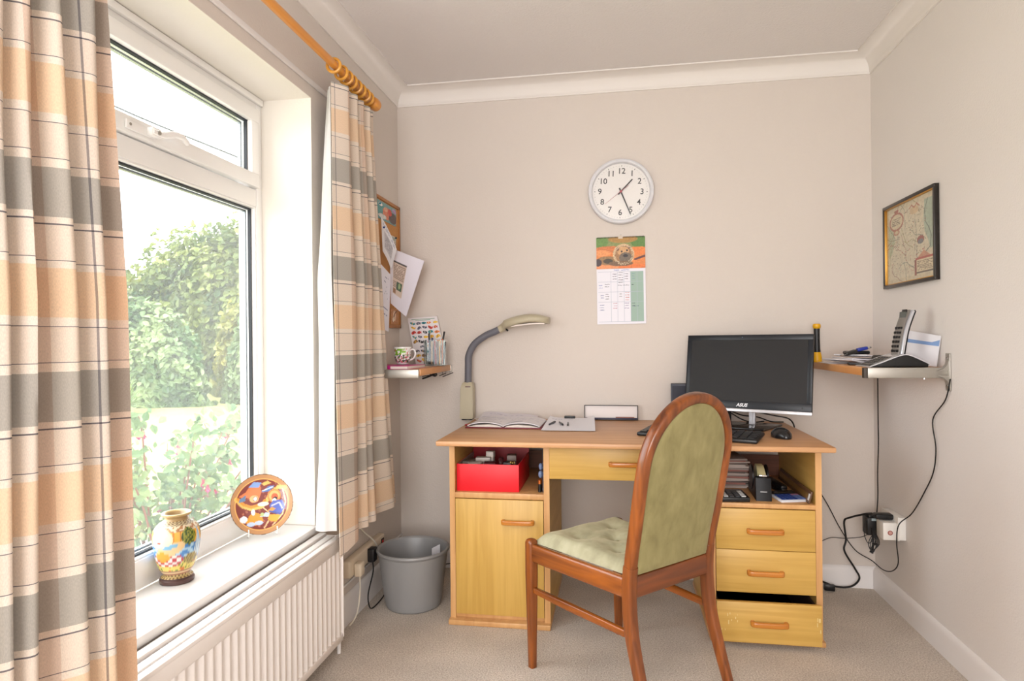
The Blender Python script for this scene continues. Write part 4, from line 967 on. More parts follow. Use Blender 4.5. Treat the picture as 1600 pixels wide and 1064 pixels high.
tag(G().sheet(quad((-1.036, 2.742, 1.532), (-1.020, 2.805, 1.452), (-.994, 2.81, 1.548), (-1.040, 2.735, 1.690), .010, (1, 0, 0)), 40, 50, t=.0008, colf=f).build('letter', painted()), 'tilted folded printed letter pinned in the middle of the cork board', 'paper')
f = paint((226, 222, 232), [('r', .13, .58, .22, .80, (206, 186, 170)), ('r', .13, .58, .785, .80, (50, 46, 46)), ('r', .30, .52, .32, .46, (60, 84, 60)), ('e', .42, .40, .05, .05, 0, (150, 170, 120)), ('r', .14, .28, .24, .32, (150, 110, 80))]+scrib(rng, .15, .56, .50, .76, 9, .006, (120, 96, 84), .9)+scrib(rng, .15, .30, .34, .46, 4, .006, (120, 96, 84), .9))
tag(G().sheet(quad((-1.044, 2.86, 1.302), (-.972, 2.87, 1.238), (-.884, 2.88, 1.500), (-1.046, 2.86, 1.566), -.012, (.6, -.8, 0)), 60, 70, t=.0008, colf=f).build('article_sheet', painted()), 'large curling white sheet with a printed article, sticking out from the cork board', 'paper')
pin(2.755, 1.752, CX+.006, (60, 160, 190), 'turquoise drawing pin in the photograph on the cork board')
pin(2.745, 1.640, -1.033, (40, 66, 130), 'navy drawing pin holding the folded letter')
pin(2.972, 1.628, CX+.003, (30, 70, 80), 'teal drawing pin holding the small printed note')
# ------------------------------------------------------------------ left shelf
M_shelf = wood('shelf_wood', (196, 132, 74), (216, 156, 98), 'Y', rough=.35, streak=10)
sl = thing('wall_shelf', 'small wooden shelf with steel end bars on the left wall beside the curtain', 'shelf', (LX, 2.785, 1.003))
x0, x1 = .0006, .268
G().box(x0+.002, x1, -.238, .250, -.027, 0, .0015).build('board', M_shelf, sl)
G().box(x0, x1-.004, -.256, -.239, -.036, .0005, .003).build('end_bar', M_steel, sl); G().box(x0, x1+.004, .251, .2645, -.034, .0, .002).build('end_bar', M_steel, sl)
sr = thing('wall_shelf', 'wooden shelf with a steel bracket on the right wall beside the monitor', 'shelf', (RX_, 2.72, 1.0115))
G().box(-.272, -.002, -.300, .326, -.028, 0, .0015).build('board', M_shelf, sr)
g = G(); g.box(-.262, -.004, -.324, -.301, -.036, .001, .003)
g.build('end_bar', M_steel, sr)
g = G(); g.box(-.2735, -.262, -.323, -.301, -.036, .0005, .001); g.build('end_cap', mat('end_cap_dark', (66, 58, 52), rough=.5), sr)
g = G(); pr = [(-.0045, -.078), (-.0045, .048), (-.0008, .048), (-.0008, -.078)]
g.box(-.0060, -.0006, -.336, -.306, -.080, .050, .002)
for s_ in (1, -1):
    P = [(-.006, -.018+s_*.045), (-.006, -.018+s_*.008), (-.040, -.018+s_*.008), (-.022, -.018+s_*.016), (-.011, -.018+s_*.028)]
    g.prism(P, -.331, -.311, 'XZ')
br = g.build('wall_bracket', M_steel, sr)
g = G()
for z in (.034, -.062): g.cyl((-.0058, -.321, z), (-.0080, -.321, z), .004, n=12)
g.build('screw', M_chrome, br)
g = G(); g.cyl((-.075, -.31, -.0355), (-.075, -.31, -.040), .004, n=10); g.build('screw', M_chrome, sr)

Z1 = 1.0032
rng = random.Random(8)
b1 = thing('book', 'thin magenta paperback lying on the left shelf under the cup', 'book', (-.95, 2.66, Z1), math.radians(-6))
G().box(-.100, .098, -.094, .094, .0015, .0125, .0005).build('pages', mat('page_block', (226, 218, 208), rough=.8), b1)
g = G(); g.box(-.104, .100, -.098, .096, 0, .0015, .0003); g.box(-.104, .100, -.098, .096, .0125, .0142, .0003); g.box(-.1040, .02, -.0982, -.094, .0, .0142, .0006); g.build('cover', mat('magenta_cover', (186, 20, 120), rough=.35), b1)
f = paint((226, 224, 224), scrib(rng, .1, .9, .1, .9, 7, .01, (110, 60, 66)))
tag(G().sheet(lambda u, v: Vector((-.868+.075*u, 2.60+.13*v, Z1+.0008+.004*u*0)), 16, 16, t=.0006, colf=f).build('leaflet', painted()), 'white printed leaflet sticking out beside the magenta book on the left shelf', 'paper') if False else None
cup = thing('teacup', 'white china cup with a green and pink leafy pattern on the left shelf', 'cup', (-.932, 2.700, Z1+.0146))
def cupc(u, z, r):
    q = noise.noise((u*20, z*130, 1)); p = noise.noise((u*24, z*150, 9)); a = u % 1
    if z < .008 or z > .070: return rgb(236, 234, 230)
    if z > .040 and q > -.12 and .62 < a < .86: return rgb(120, 176, 50)
    if z < .044:
        if q > .18: return rgb(196, 90, 110)
        if q < -.15: return rgb(30, 34, 30)
        if p > .15: return rgb(90, 140, 60)
    elif p > .28: return rgb(190, 90, 70)
    return rgb(236, 234, 230)
pc = spline([(.001, 0, .001), (.018, 0, .001), (.024, 0, .004), (.032, 0, .016), (.036, 0, .035), (.0365, 0, .055), (.039, 0, .076), (.0375, 0, .076), (.0345, 0, .055), (.034, 0, .035), (.028, 0, .014), (.001, 0, .008)], 5)
G().lathe([(max(.0008, p.x), max(.0008, p.z)) for p in pc], 90, colf=cupc).build('bowl', painted('glazed_ceramic', .22, .4), cup)
G().tube(spline([(.034, 0, .064), (.050, -.004, .068), (.060, -.005, .052), (.052, -.003, .030), (.035, 0, .020)], 6), .0035, n=10).build('handle', mat('china', (236, 234, 230), rough=.2), cup)
# sticker card of fish
rng = random.Random(77); fl = [('r', .12, .9, .955, .965, (110, 150, 120)), ('r', .25, .75, .935, .943, (120, 160, 140))]
cols = [(200, 60, 50), (226, 170, 40), (30, 30, 34), (40, 130, 140), (226, 130, 60), (40, 50, 90), (150, 110, 60), (236, 190, 60), (90, 90, 110), (200, 80, 90)]
for r_ in range(9):
    for c_ in range(5):
        if r_ > 1 and rng.random() < .06: continue
        x = .12+.19*c_+rng.uniform(-.015, .015); y = .88-.098*r_+rng.uniform(-.008, .008); k = rng.choice(cols); a = rng.uniform(-25, 25); w = rng.uniform(.055, .078); h = rng.uniform(.022, .034)
        fl.append(('e', x, y, w, h, a, k)); fl.append(('p', [(x+w*.7, y), (x+w*1.3, y+h), (x+w*1.3, y-h)], k)); fl.append(('r', x-w*.1, x+w*.12, y-h*.9, y+h*.9, rng.choice([(240, 236, 230), (30, 30, 34), (236, 190, 60)]))); fl.append(('e', x-w*.6, y+.004, .007, .006, 0, (20, 20, 20)))
f = paint((228, 222, 224), fl)
tag(G().sheet(quad((-.965, 2.992, Z1+.001), (-.808, 2.994, Z1+.001), (-.868, 3.034, 1.244), (-1.020, 3.034, 1.236), .004, (0, -1, 0)), 120, 170, t=.0010, colf=f).build('fish_card', painted()), 'white card printed with rows of colourful tropical fish leaning on the back wall', 'card')
jar = thing('pen_jar', 'square clear glass jar full of pens on the left shelf', 'jar', (-.842, 2.905, Z1), math.radians(8))
def glassjar():
    m, t, b = nt_new('jar_glass'); b.inputs['Base Color'].default_value = (.9, .96, .94, 1); b.inputs['Roughness'].default_value = .03
    b.inputs['Transmission Weight'].default_value = 1.0; b.inputs['IOR'].default_value = 1.25; return m
g = G()
for a in ((-.050, .050, -.026, -.0238), (-.050, .050, .0238, .026), (-.050, -.0478, -.0238, .0238), (.0478, .050, -.0238, .0238)): g.box(a[0], a[1], a[2], a[3], .004, .122)
g.box(-.050, .050, -.026, .026, 0, .0045, .001); g.build('jar_body', glassjar(), jar)
rng = random.Random(3)
pens = [(-.038, -.010, .118, (96, 98, 100), 'grey'), (-.028, .010, .150, (24, 24, 28), 'black'), (-.016, -.012, .112, (186, 150, 116), 'plain wood'), (-.006, .008, .128, (36, 46, 92), 'blue'), (.004, -.012, .115, (150, 36, 40), 'red'), (.013, .012, .160, (24, 24, 28), 'long black'), (.022, -.010, .118, (206, 146, 50), 'yellow'), (.032, .008, .122, (196, 106, 50), 'orange'), (-.021, .000, .122, (30, 36, 66), 'navy'), (.040, -.012, .108, (56, 62, 70), 'slate'), (-.032, .000, .108, (60, 60, 66), 'charcoal'), (-.010, -.002, .116, (20, 22, 26), 'matt black'), (.008, .002, .112, (110, 70, 50), 'brown'), (.018, .003, .110, (70, 74, 90), 'blue-grey')]
for i, (x, y, L_, c_, nm) in enumerate(pens):
    tx = rng.uniform(-.010, .012) if i != 5 else .030; ty = rng.uniform(-.006, .006); th = math.radians(8); r_ = .0042
    b0 = Vector((x, y, .006)); b1_ = Vector((max(-.042, min(.060, x+tx)), max(-.018, min(.018, y+ty)), .006+L_)); Mx = T(-.842, 2.905, Z1) @ Matrix.Rotation(th, 4, 'Z'); d = (b1_-b0).normalized()
    p = thing('pen', nm+' pen standing in the glass jar on the left shelf', 'pen', Mx @ b0, rot=(Mx.to_3x3() @ d).to_track_quat('Z', 'Y').to_euler(), group='pens in the glass jar')
    G().lathe([(.0008, 0), (r_*.6, .004), (r_, .014), (r_, L_*.72), (r_*1.15, L_*.725), (r_*1.15, L_-.003), (r_*.8, L_)], 12).build('barrel', mat('pen_'+nm.replace(' ', '_'), c_, rough=.3), p)
    G().box(-r_*.5, r_*.5, r_*1.1, r_*1.1+.0018, L_*.74, L_-.004, .0004).build('clip', M_steel, p)
# sheet with dark bird stickers hanging under the shelf
g = G()
def blob(P, w): g.tube(spline(P, 4), w, n=6)
tool = thing('shears', 'black-handled pliers hooked beneath the left shelf', 'tool', (-.86, 2.90, .955))
for P, w in (([(-.045, 0, -.012), (-.02, 0, -.004), (.010, 0, .008), (.024, 0, .012)], .0045), ([(-.050, 0, .010), (-.02, 0, .012), (0.012, 0, .004)], .0028), ([(-.046, 0, -.002), (-.015, 0, .003), (.01, 0, .002)], .0022)):
    blob(P, w)
g.ball((.016, 0, .008), .011, 12, sq=(1.2, .5, 1)); g.cyl((.016, 0, .008), (.016, 0, .0205), .0015, n=6); g.build('handles', M_black, tool)
for i, (dx, dz) in enumerate(((.042, .004), (.055, -.001), (.072, .006))):
    P = [(-.86+dx-.012, 2.93+i*.012, .955+dz-.004), (-.86+dx+.004, 2.93+i*.012, .955+dz+.002), (-.86+dx+.020, 2.93+i*.012, .955+dz+.008)]
    g = G(); g.tube(spline(P, 4), .0022, n=6); g.tube([P[1], (P[1][0], P[1][1], .9758)], .0008, n=5); tag(g.build('hook', M_black), ('left', 'middle', 'right')[i]+' one of the three small black hooks under the left shelf', 'hook')

# ------------------------------------------------------------------ right shelf
Z2 = 1.0120
tc_ = thing('torch', 'yellow and black torch standing on the right shelf behind the monitor', 'torch', (.884, 2.990, Z2))
MY = mat('torch_yellow', (226, 168, 10), rough=.4)
G().lathe([(.0008, 0), (.0195, 0), (.0205, .004), (.0200, .020), (.0165, .040), (.0150, .044), (.0008, .044)], 32).build('head', MY, tc_)
G().lathe([(.0148, .043), (.0148, .050), (.0135, .060), (.0125, .10), (.0125, .150), (.0008, .150)], 28).build('grip', M_black, tc_)
G().lathe([(.0128, .148), (.0160, .152), (.0168, .158), (.0160, .166), (.0120, .170), (.0008, .170)], 28).build('tail_cap', MY, tc_)
for i, (x, y, a, w, h, z, bu, lb) in enumerate(((.945, 2.87, -4, .145, .21, .0006, .0, 'flat bottom sheet of the paper pile on the right shelf'), (.968, 2.79, 14, .15, .21, .010, .018, 'long white letter curling up in the pile on the right shelf'), (.985, 2.78, 4, .14, .19, .021, .008, 'middle sheet of the paper pile on the right shelf'), (.995, 2.77, 26, .13, .17, .032, .012, 'topmost curling sheet of the paper pile on the right shelf'))):
    Mx = T(x, y, Z2+z) @ RZ(a); f = paint((226, 222, 226), scrib(rng, .1, .9, .15, .9, 7, .006, (150, 150, 160), .8))
    tag(G().sheet(lambda u, v, w=w, h=h, bu=bu: Mx @ Vector(((u-.5)*w, (v-.5)*h, .0008+bu*max(0, .45-u)**1.3*1.6)), 24, 24, t=.0012 if i == 0 else .005, colf=f).build('paper_sheet', painted()), lb, 'paper')
ph0 = thing('mobile_phone', 'flat black mobile phone lying under the papers on the right shelf', 'phone', (.948, 2.645, Z2), math.radians(-12))
G().box(-.052, .052, -.028, .028, 0, .010, .004).build('body', M_black, ph0); G().box(-.040, .040, -.024, .024, .0100, .0104).build('screen', mat('dark_screen', (30, 32, 36), rough=.1), ph0)
kf = thing('key_fob', 'black and grey key fob lying on the papers of the right shelf', 'key', (.925, 2.700, Z2+.040), rot=(0, math.radians(-14), math.radians(20)))
G().box(-.026, .026, -.012, .012, 0, .015, .006, seg=3).build('fob', mat('fob_dark', (46, 44, 42), rough=.4), kf); G().tube([(-.034+.011*math.cos(2*PI*k/18), .011*math.sin(2*PI*k/18), .0075) for k in range(18)], .0016, n=6, closed=True).build('ring', M_chrome, kf)
us = thing('memory_stick', 'blue memory stick with a silver plug on the right shelf', 'memory stick', (.980, 2.72, Z2+.056), rot=(0, math.radians(-12), math.radians(4)))
G().box(-.026, .014, -.010, .010, 0, .013, .003).build('case', mat('usb_blue', (30, 50, 150), rough=.35), us); G().box(.013, .028, -.006, .006, .003, .010, .0008).build('plug', M_chrome, us)
G().box(.940, 1.02, 2.685, 2.735, Z2+.018, Z2+.033, .004)
rc_ = thing('remote_control', 'small dark brown remote with three buttons beside the telephone', 'remote', (.995, 2.62, Z2+.014), rot=(math.radians(25), 0, math.radians(8)))
G().box(-.026, .026, -.012, .012, 0, .026, .009, seg=3).build('case', mat('remote_dark', (50, 44, 40), rough=.35), rc_)
for k in (-1, 0, 1): G().cyl((k*.012, -.0118, .013), (k*.012, -.0135, .013), .0035, n=10).build('button', M_black, rc_)
bx2 = thing('glasses_case', 'dark case lying under the memory stick on the right shelf', 'case', (.955, 2.735, Z2+.0395), math.radians(2)); G().box(-.045, .050, -.016, .016, 0, .014, .006, seg=3).build('case_body', M_black, bx2)
# telephone
tp = thing('cordless_telephone', 'silver and black cordless telephone upright in its base on the right shelf', 'telephone', (.993, 2.490, Z2))
MS = mat('phone_silver', (150, 146, 140), rough=.3, metal=.4); MSl = mat('phone_silver_light', (206, 206, 210), rough=.25, metal=.35)
side = [(-.098, .0005), (.092, .0005), (.094, .012), (.070, .024), (.030, .042), (.012, .043), (-.02, .034), (-.06, .018), (-.098, .006)]
G().prism(side, -.062, .062, 'XZ', .003).build('base', M_black, tp)
topc = [(-.101, .004), (-.06, .0195), (-.02, .036), (.010, .0455), (.032, .0445), (.072, .026), (.096, .013)]
g = G(); P2 = spline([(a, 0, b_) for a, b_ in topc], 5); vs = []; fs = []
for p in P2:
    for (y, dz) in ((-.065, 0), (.065, 0), (.065, -.0035), (-.065, -.0035)): vs.append((p.x, y, p.z+dz))
for i in range(len(P2)-1):
    for k in range(4): fs.append([i*4+k, i*4+(k+1) % 4, i*4+4+(k+1) % 4, i*4+4+k])
fs += [[3, 2, 1, 0], [len(P2)*4-4+k for k in range(4)]]; g.add(vs, fs); tpl = g.build('top_plate', MSl, tp)
Mt = T(-.052, 0, .0235) @ RY(-22); g = G(); g.box(-.036, .036, -.046, .046, 0, .0015, .001, M=Mt); g.build('keypad_panel', mat('phone_panel', (96, 92, 88), rough=.4), tp)
for i in range(4):
    for j in range(4):
        if True:
            g = G(); g.box(-.030+i*.0155, -.020+i*.0155, -.038+j*.020, -.023+j*.020, .0012, .0032, .001, M=Mt); g.build('key', M_black, tp)
hs = []   # handset: curved bar facing the left, leaning back
Mh = T(.020, -.005, .036) @ RY(10)
sp_ = spline([(0, 0, 0), (.003, 0, .05), (.010, 0, .10), (.024, 0, .150), (.031, 0, .168)], 6)
hn = thing('telephone_handset', 'silver-edged telephone handset with black keypad standing in the phone base', 'handset', (1.008, 2.485, Z2+.040), rot=(0, math.radians(5), math.radians(14)))
g = G(); wv = []; N = len(sp_)
def sweep(off, th0, th1, hw_, m, nm, z0=0, z1=None):
    g = G(); vs = []; fs = []; sp2 = sp_[z0:z1]
    for i, p in enumerate(sp2):
        tpz = i/(len(sp2)-1); wd = hw_*(.86+.14*math.sin(min(1, tpz*3+.2)*PI/2))*(1 if tpz < .92 else .78)
        for (a, b_) in ((th0, -wd*.8), (th0+.003, -wd), (th1-.003, -wd), (th1, -wd*.75), (th1, wd*.75), (th1-.003, wd), (th0+.003, wd), (th0, wd*.8)): vs.append((p.x+a, b_, p.z))
    n_ = 8
    for i in range(len(sp2)-1):
        for k in range(n_): fs.append([i*n_+k, i*n_+(k+1) % n_, (i+1)*n_+(k+1) % n_, (i+1)*n_+k])
    fs += [list(range(n_))[::-1], [(len(sp2)-1)*n_+k for k in range(n_)]]; g.add(vs, fs); return g.build(nm, m, hn)
sweep(0, -.012, -.004, .0225, mat('handset_face', (120, 114, 108), rough=.35), 'face'); sweep(0, -.004, .010, .0255, MSl, 'case'); sweep(0, .010, .016, .0245, M_black, 'rear_shell')
for i in range(6):
    for j in range(3):
        q = sp_[2+int(i*2.1)]; g = G(); g.box(q.x-.0145, q.x-.0115, -.0185+j*.0135, -.0085+j*.0135, q.z-.0045, q.z+.0045, .0012); g.build('key', M_black, hn)
q = sp_[17]; G().box(q.x-.0135, q.x-.0118, -.017, .017, q.z-.014, q.z+.016, .001).build('display', mat('lcd', (84, 88, 84), rough=.15), hn)
q = sp_[-4]; G().box(q.x-.0145, q.x-.0118, -.012, .012, q.z-.004, q.z+.008, .001).build('earpiece', M_black, hn)
G().tube(spline([(.095, .03, .012), (.110, .03, .006), (.125, .01, .004)], 5), .0016, n=6).build('cord', M_blackc, tp)
# envelope
M_env = [M_paper, mat('envelope_blue', (130, 160, 206), rough=.6)]
ev = thing('envelope', 'white envelope with a blue band leaning on the right wall behind the telephone', 'envelope', (0, 0, 0))
qf = quad((1.078, 2.600, Z2+.0012), (1.124, 2.458, Z2+.0012), (1.1345, 2.446, 1.122), (1.088, 2.610, 1.146), .002, (-1, -.4, 0))
g = G(); g.sheet(qf, 10, 12, t=.0012); g.build('paper', M_paper, ev)
g = G(); g.sheet(lambda u, v: qf(u*.98+.01, .66+.10*v+.10*max(0, u-.8)*5*v)+Vector((-.0008, -.0004, 0)), 20, 4, t=.0003); g.build('blue_band', M_env[1], ev)

# ------------------------------------------------------------------ desk lamp
lp = thing('desk_lamp', 'beige fluorescent desk lamp with a grey gooseneck at the left end of the desk', 'lamp', (-.703, 2.990, .742))
MB_ = mat('lamp_beige', (182, 172, 146), rough=.4)
g = G(); vs = []
for z, hw0, hw1, y0_, y1_ in ((.004, -.036, .028, -.034, .030), (.150, -.033, .028, -.032, .026), (.172, -.026, .026, -.026, .022), (.180, -.022, .022, -.020, .018)):
    vs += [(hw0, y0_, z), (hw1, y0_, z), (hw1, y1_, z), (hw0, y1_, z)]
fs = [[3, 2, 1, 0], [12, 13, 14, 15]]+[[i*4+k, i*4+(k+1) % 4, i*4+4+(k+1) % 4, i*4+4+k] for i in range(3) for k in range(4)]
b = bmesh.new(); bv = [b.verts.new(v) for v in vs]; [b.faces.new([bv[i] for i in f_]) for f_ in fs]; bmesh.ops.bevel(b, geom=b.edges[:], offset=.003, segments=2, affect='EDGES'); g.bm(b); body = g.build('base', MB_, lp)
G().box(-.008, .018, -.0305, -.0275, .148, .162, .001, M=RX(0)).build('switch', mat('switch_brown', (110, 84, 80), rough=.4), body)
G().cyl((-.004, -.031, .035), (-.004, -.0355, .035), .012, n=24).build('screw_cap', MB_, body)
Mn = mat('gooseneck_grey', (104, 104, 112), rough=.5, bump=.4, bscale=500)
path = spline([(.000, -.002, .176), (.002, -.002, .26), (.006, -.004, .310), (.034, -.006, .362), (.085, -.008, .400), (.135, -.010, .422), (.172, -.012, .438)], 14)
g = G(); g.tube(path, [.0165+(.0006 if i % 2 else 0) for i in range(len(path))], n=20); g.build('gooseneck', Mn, lp)
def head():
    g = G(); N = 26; n = 28; vs = []; fs = []
    ctr = spline([(.158, -.012, .431), (.190, -.016, .446), (.212, -.022, .454), (.285, -.034, .472), (.345, -.040, .476), (.400, -.044, .468)], 6)
    N = len(ctr)
    for i, p in enumerate(ctr):
        t = i/(N-1); w = .016+.040*min(1, max(0, (t-.12)/.35))**.7; 
        if t > .82: w *= math.sqrt(max(.02, 1-((t-.82)/.18)**2*.72))
        hu = .017+.012*math.sin(t*PI); hd = .015 if t > .25 else .018-.003*t/.25
        tg = (ctr[min(i+1, N-1)]-ctr[max(i-1, 0)]).normalized(); up = Vector((0, 0, 1)); up = (up-tg*up.dot(tg)).normalized(); sd = tg.cross(up)
        for k in range(n):
            a = 2*PI*k/n; ca, sa = math.cos(a), math.sin(a)
            vs.append(p+sd*w*math.copysign(abs(ca)**.75, ca)+up*(hu*abs(sa)**.9 if sa > 0 else -hd*abs(sa)**.3))
    for i in range(N-1):
        for k in range(n): fs.append([i*n+k, i*n+(k+1) % n, (i+1)*n+(k+1) % n, (i+1)*n+k])
    fs += [list(range(n))[::-1], [(N-1)*n+k for k in range(n)]]; g.add(vs, fs); return g, ctr
g, ctr = head(); hd_ = g.build('lamp_head', MB_, lp, smooth=50)
g = G(); g.sheet(lambda u, v: Vector((.222+.160*u, -.026-.016*u-.038+.076*v, .4475+.012*math.sin(u*1.9))), 16, 6, t=.006); g.build('diffuser', mat('lamp_diffuser', (226, 214, 204), rough=.3), hd_)
G().cyl((.196, -.030, .430), (.203, -.044, .426), .0045, n=12).build('knob', M_black, hd_)
g = G(); g.box(-.028, .022, -.028, .020, -.0012, .006, .002); g.box(-.034, -.014, -.012, .008, -.075, .004, .002) if False else None; g.build('clamp', M_black, lp)
tag(G().tube(spline([(-.672, 2.985, .747), (-.66, 2.975, .7425+.001), (-.645, 2.985, .7428), (-.63, 3.02, .7428)], 5), .0022, n=6).build('lamp_cable', M_whitec), 'white cable running from the desk lamp across the desk corner', 'cable')

# ------------------------------------------------------------------ papers and books on the desk
DZ = .7404
rng = random.Random(15); PLs = [('l', [(.05+.9*0, y), (.95, y)], .0025, (176, 176, 196)) for y in (.12, .2, .28, .36, .44, .52, .60, .68, .76, .84)]
f = paint((226, 222, 226), [('l', [(.03, y), (.47, y)], .003, (184, 184, 204)) for y in (.1, .22, .34, .46, .58, .70, .82)]+[('l', [(.53, y), (.97, y)], .003, (184, 184, 204)) for y in (.1, .22, .34, .46, .58, .70, .82)]+scrib(rng, .06, .46, .3, .9, 6, .006, (150, 150, 176), .6)+scrib(rng, .55, .95, .3, .9, 5, .006, (150, 150, 176), .5)+[('r', .58, .74, .20, .28, (166, 166, 180)), ('l', [(.08, .24), (.2, .18), (.34, .14), (.48, .12)], .008, (150, 150, 164))])
nb = thing('notebook', 'open dark-red diary with ruled white pages at the left of the desktop', 'notebook', (-.478, 2.805, DZ), math.radians(-1.5))
G().box(-.167, .167, -.118, .116, 0, .0055, .001).build('cover', mat('maroon_cover', (110, 22, 40), rough=.5), nb)
g = G(); g.sheet(lambda u, v: Vector((-.160+.320*u, -.113+.224*v, .0095+.017*(abs(math.sin((u*2)*PI*.5+0)) if False else math.sin(PI*min(1, abs(u-.5)*2))**.6 if abs(u-.5) > .001 else 0))), 140, 60, t=.0030, colf=f); g.build('pages', painted(), nb, smooth=60)
g = G()
for s_ in (-1, 1): g.prism([(-.160, .003), (-.160, .005), (-.12, .013), (-.06, .0165), (-.02, .012), (-.001, .003)] if s_ < 0 else [(.160, .003), (.160, .005), (.12, .013), (.06, .0165), (.02, .012), (.001, .003)], -.111, .109, 'XZ')
g.build('page_block', mat('page_block', (226, 218, 208), rough=.8), nb)
g = G(); g.tube(spline([(-.165, -.02, .003), (-.182, -.025, .004), (-.190, -.035, .003), (-.180, -.04, .002)], 4), .002, n=6); g.build('ribbon', mat('red_ribbon', (170, 20, 40), rough=.5), nb)
f = paint((222, 216, 222), scrib(rng, .05, .95, .1, .95, 9, .006, (176, 170, 190), .7))
cbk = thing('exercise_book', 'open red-covered exercise book lying behind the dark-red diary', 'notebook', (-.505, 2.985, DZ), math.radians(-6))
G().box(-.14, .14, -.052, .052, 0, .003, .001).build('cover', mat('red_cover', (170, 40, 50), rough=.5), cbk)
g = G(); g.sheet(lambda u, v: Vector((-.138+.272*u, -.050+.10*v, .0065+.024*v*(1-u*.55)+.005*abs(math.sin(u*PI*2)))), 60, 24, t=.003, colf=f); g.build('pages', painted(), cbk, smooth=60)
f = paint((228, 226, 232), scrib(rng, .08, .3, .80, .88, 2, .004, (120, 120, 150), .9))
bk = thing('clipboard', 'clipboard with white sheets and a black clip lying on the desk', 'clipboard', (-.203, 2.80, DZ), math.radians(.5))
g = G(); g.sheet(lambda u, v: Vector((-.102+.204*u, -.135+.270*v, .0025+.016*v)), 6, 6, t=.0024); g.build('board', mat('clip_board', (70, 60, 56), rough=.6), bk)
ppf = lambda u, v: Vector(((-.108+.012*v)+.226*u*(1-.1*v), -.165+.300*v, .0035+.0165*v+.010*(max(0, abs(u-.5)-.25)*4)**2*v))
g = G(); g.sheet(ppf, 60, 70, t=.0006, colf=f); g.build('sheets', painted(), bk, smooth=60)
G().box(-.030, .020, .118, .136, .018, .030, .003).build('clip', M_black, bk)
for i, (x0_, y0_, x1_, y1_, lb) in enumerate(((-.286, 2.735, -.268, 2.800, 'leftmost of the three short dark pens on the white sheets'), (-.247, 2.800, -.228, 2.742, 'middle one of the three short dark pens on the white sheets'), (-.208, 2.800, -.204, 2.735, 'rightmost, thinnest of the three short pens on the white sheets'))):
    a, b_ = Vector((x0_, y0_, 0)), Vector((x1_, y1_, 0)); L_ = (b_-a).length; zz = lambda y: DZ+.0035+.0165*(y-(2.80-.165))/.30+.0047
    p = thing('pen', lb, 'pen', (x0_, y0_, zz(y0_)), rot=(Vector((x1_-x0_, y1_-y0_, zz(y1_)-zz(y0_)))).to_track_quat('Z', 'Y').to_euler(), group=None)
    r_ = .0042 if i < 2 else .0032
    G().lathe([(.001, 0), (r_*.7, .002), (r_, .008), (r_, L_*.55), (r_*1.2, L_*.56), (r_*1.2, L_-.001), (.001, L_)], 14).build('barrel', mat('pen_charcoal', (52, 50, 54), rough=.3), p)
    G().lathe([(.0008, L_), (r_*1.1, L_), (r_*.9, L_+.006), (.0008, L_+.008)], 12).build('cap', M_black, p)
# letter tray / frame against the wall
fr_ = thing('pen_tray', 'white-backed tray with a thin dark rim propped upright against the back wall', 'tray', (-.022, 3.030, DZ), rot=(math.radians(-6), 0, 0))
g = G()
for a in ((-.125, .125, 0, .004), (-.125, .125, .066, .0695), (-.125, -.1215, 0, .069), (.1215, .125, 0, .069)): g.box(a[0], a[1], -.016, -.001, a[2], a[3], .0008)
g.build('rim', mat('rim_dark', (52, 46, 48), rough=.4), fr_)
G().box(-.123, .123, -.0045, -.003, .002, .068).build('back', mat('tray_white', (222, 212, 208), rough=.4), fr_)
G().box(-.121, .121, -.015, -.005, .004, .0105, .001).build('navy_strip', mat('navy', (36, 30, 66), rough=.4), fr_)
G().cyl((.02, -.0102, .0132), (.108, -.0102, .0130), .0025, n=8).build('pencil', wood('pencil_wood', (190, 130, 100), (210, 150, 120), 'X'), None) if False else None
pc2 = thing('pencil', 'thin brown pencil lying in the upright tray by the back wall', 'pencil', (.000, 3.0145, DZ+.0142)); G().cyl((0, 0, 0), (.085, 0, 0), .0024, n=8).build('shaft', mat('pencil_brown', (150, 100, 84), rough=.4), pc2); G().cyl((.085, 0, 0), (.092, 0, 0), .0024, .0005, n=8).build('tip', mat('pencil_tip', (226, 200, 160), rough=.5), pc2)

# ------------------------------------------------------------------ monitor, keyboard, mouse
mo = thing('monitor', 'wide black computer monitor with a silver lower edge on the desk', 'monitor', (.5465, 2.832, DZ), math.radians(-27))
MBZ = mat('bezel_dark', (24, 28, 34), rough=.35, spec=.35); w2 = .263
T_ = T(0.004, -.012, .066) @ RX(-9.5)
g = G(); g.box(-w2, w2, -.012, .004, 0, .332, .003, M=T_); g.box(-w2+.03, w2-.03, .003, .035, .03, .30, .012, M=T_); g.build('housing', M_black, mo)
g = G()
for a in ((-w2+.001, w2-.001, .308, .331), (-w2+.001, w2-.001, .013, .045), (-w2+.001, -w2+.020, .045, .308), (w2-.020, w2-.001, .045, .308)): g.box(a[0], a[1], -.0150, -.0118, a[2], a[3], .0008, M=T_)
bz = g.build('bezel', MBZ, mo)
G().box(-w2+.0195, w2-.0195, -.0138, -.0118, .0445, .3085, M=T_).build('screen', mat('screen_off', (30, 28, 28), rough=.45, spec=.3), mo)
G().box(-w2-.001, w2+.001, -.0165, -.004, -.001, .0125, .002, M=T_).build('silver_strip', MSl, mo)
g = G(); text_g(g, 'ASUS', .0195, T_ @ T(-.012, -.0153, .0275) @ RX(90), h=.0004, bold=.0008, shear=.25); g.build('logo', mat('logo_white', (226, 226, 230), rough=.4), bz, smooth=0)
G().cyl((-.02, -.0148, .3195), (-.02, -.0158, .3195), .0025, n=12, M=T_).build('webcam', mat('lens', (90, 100, 120), rough=.2), bz)
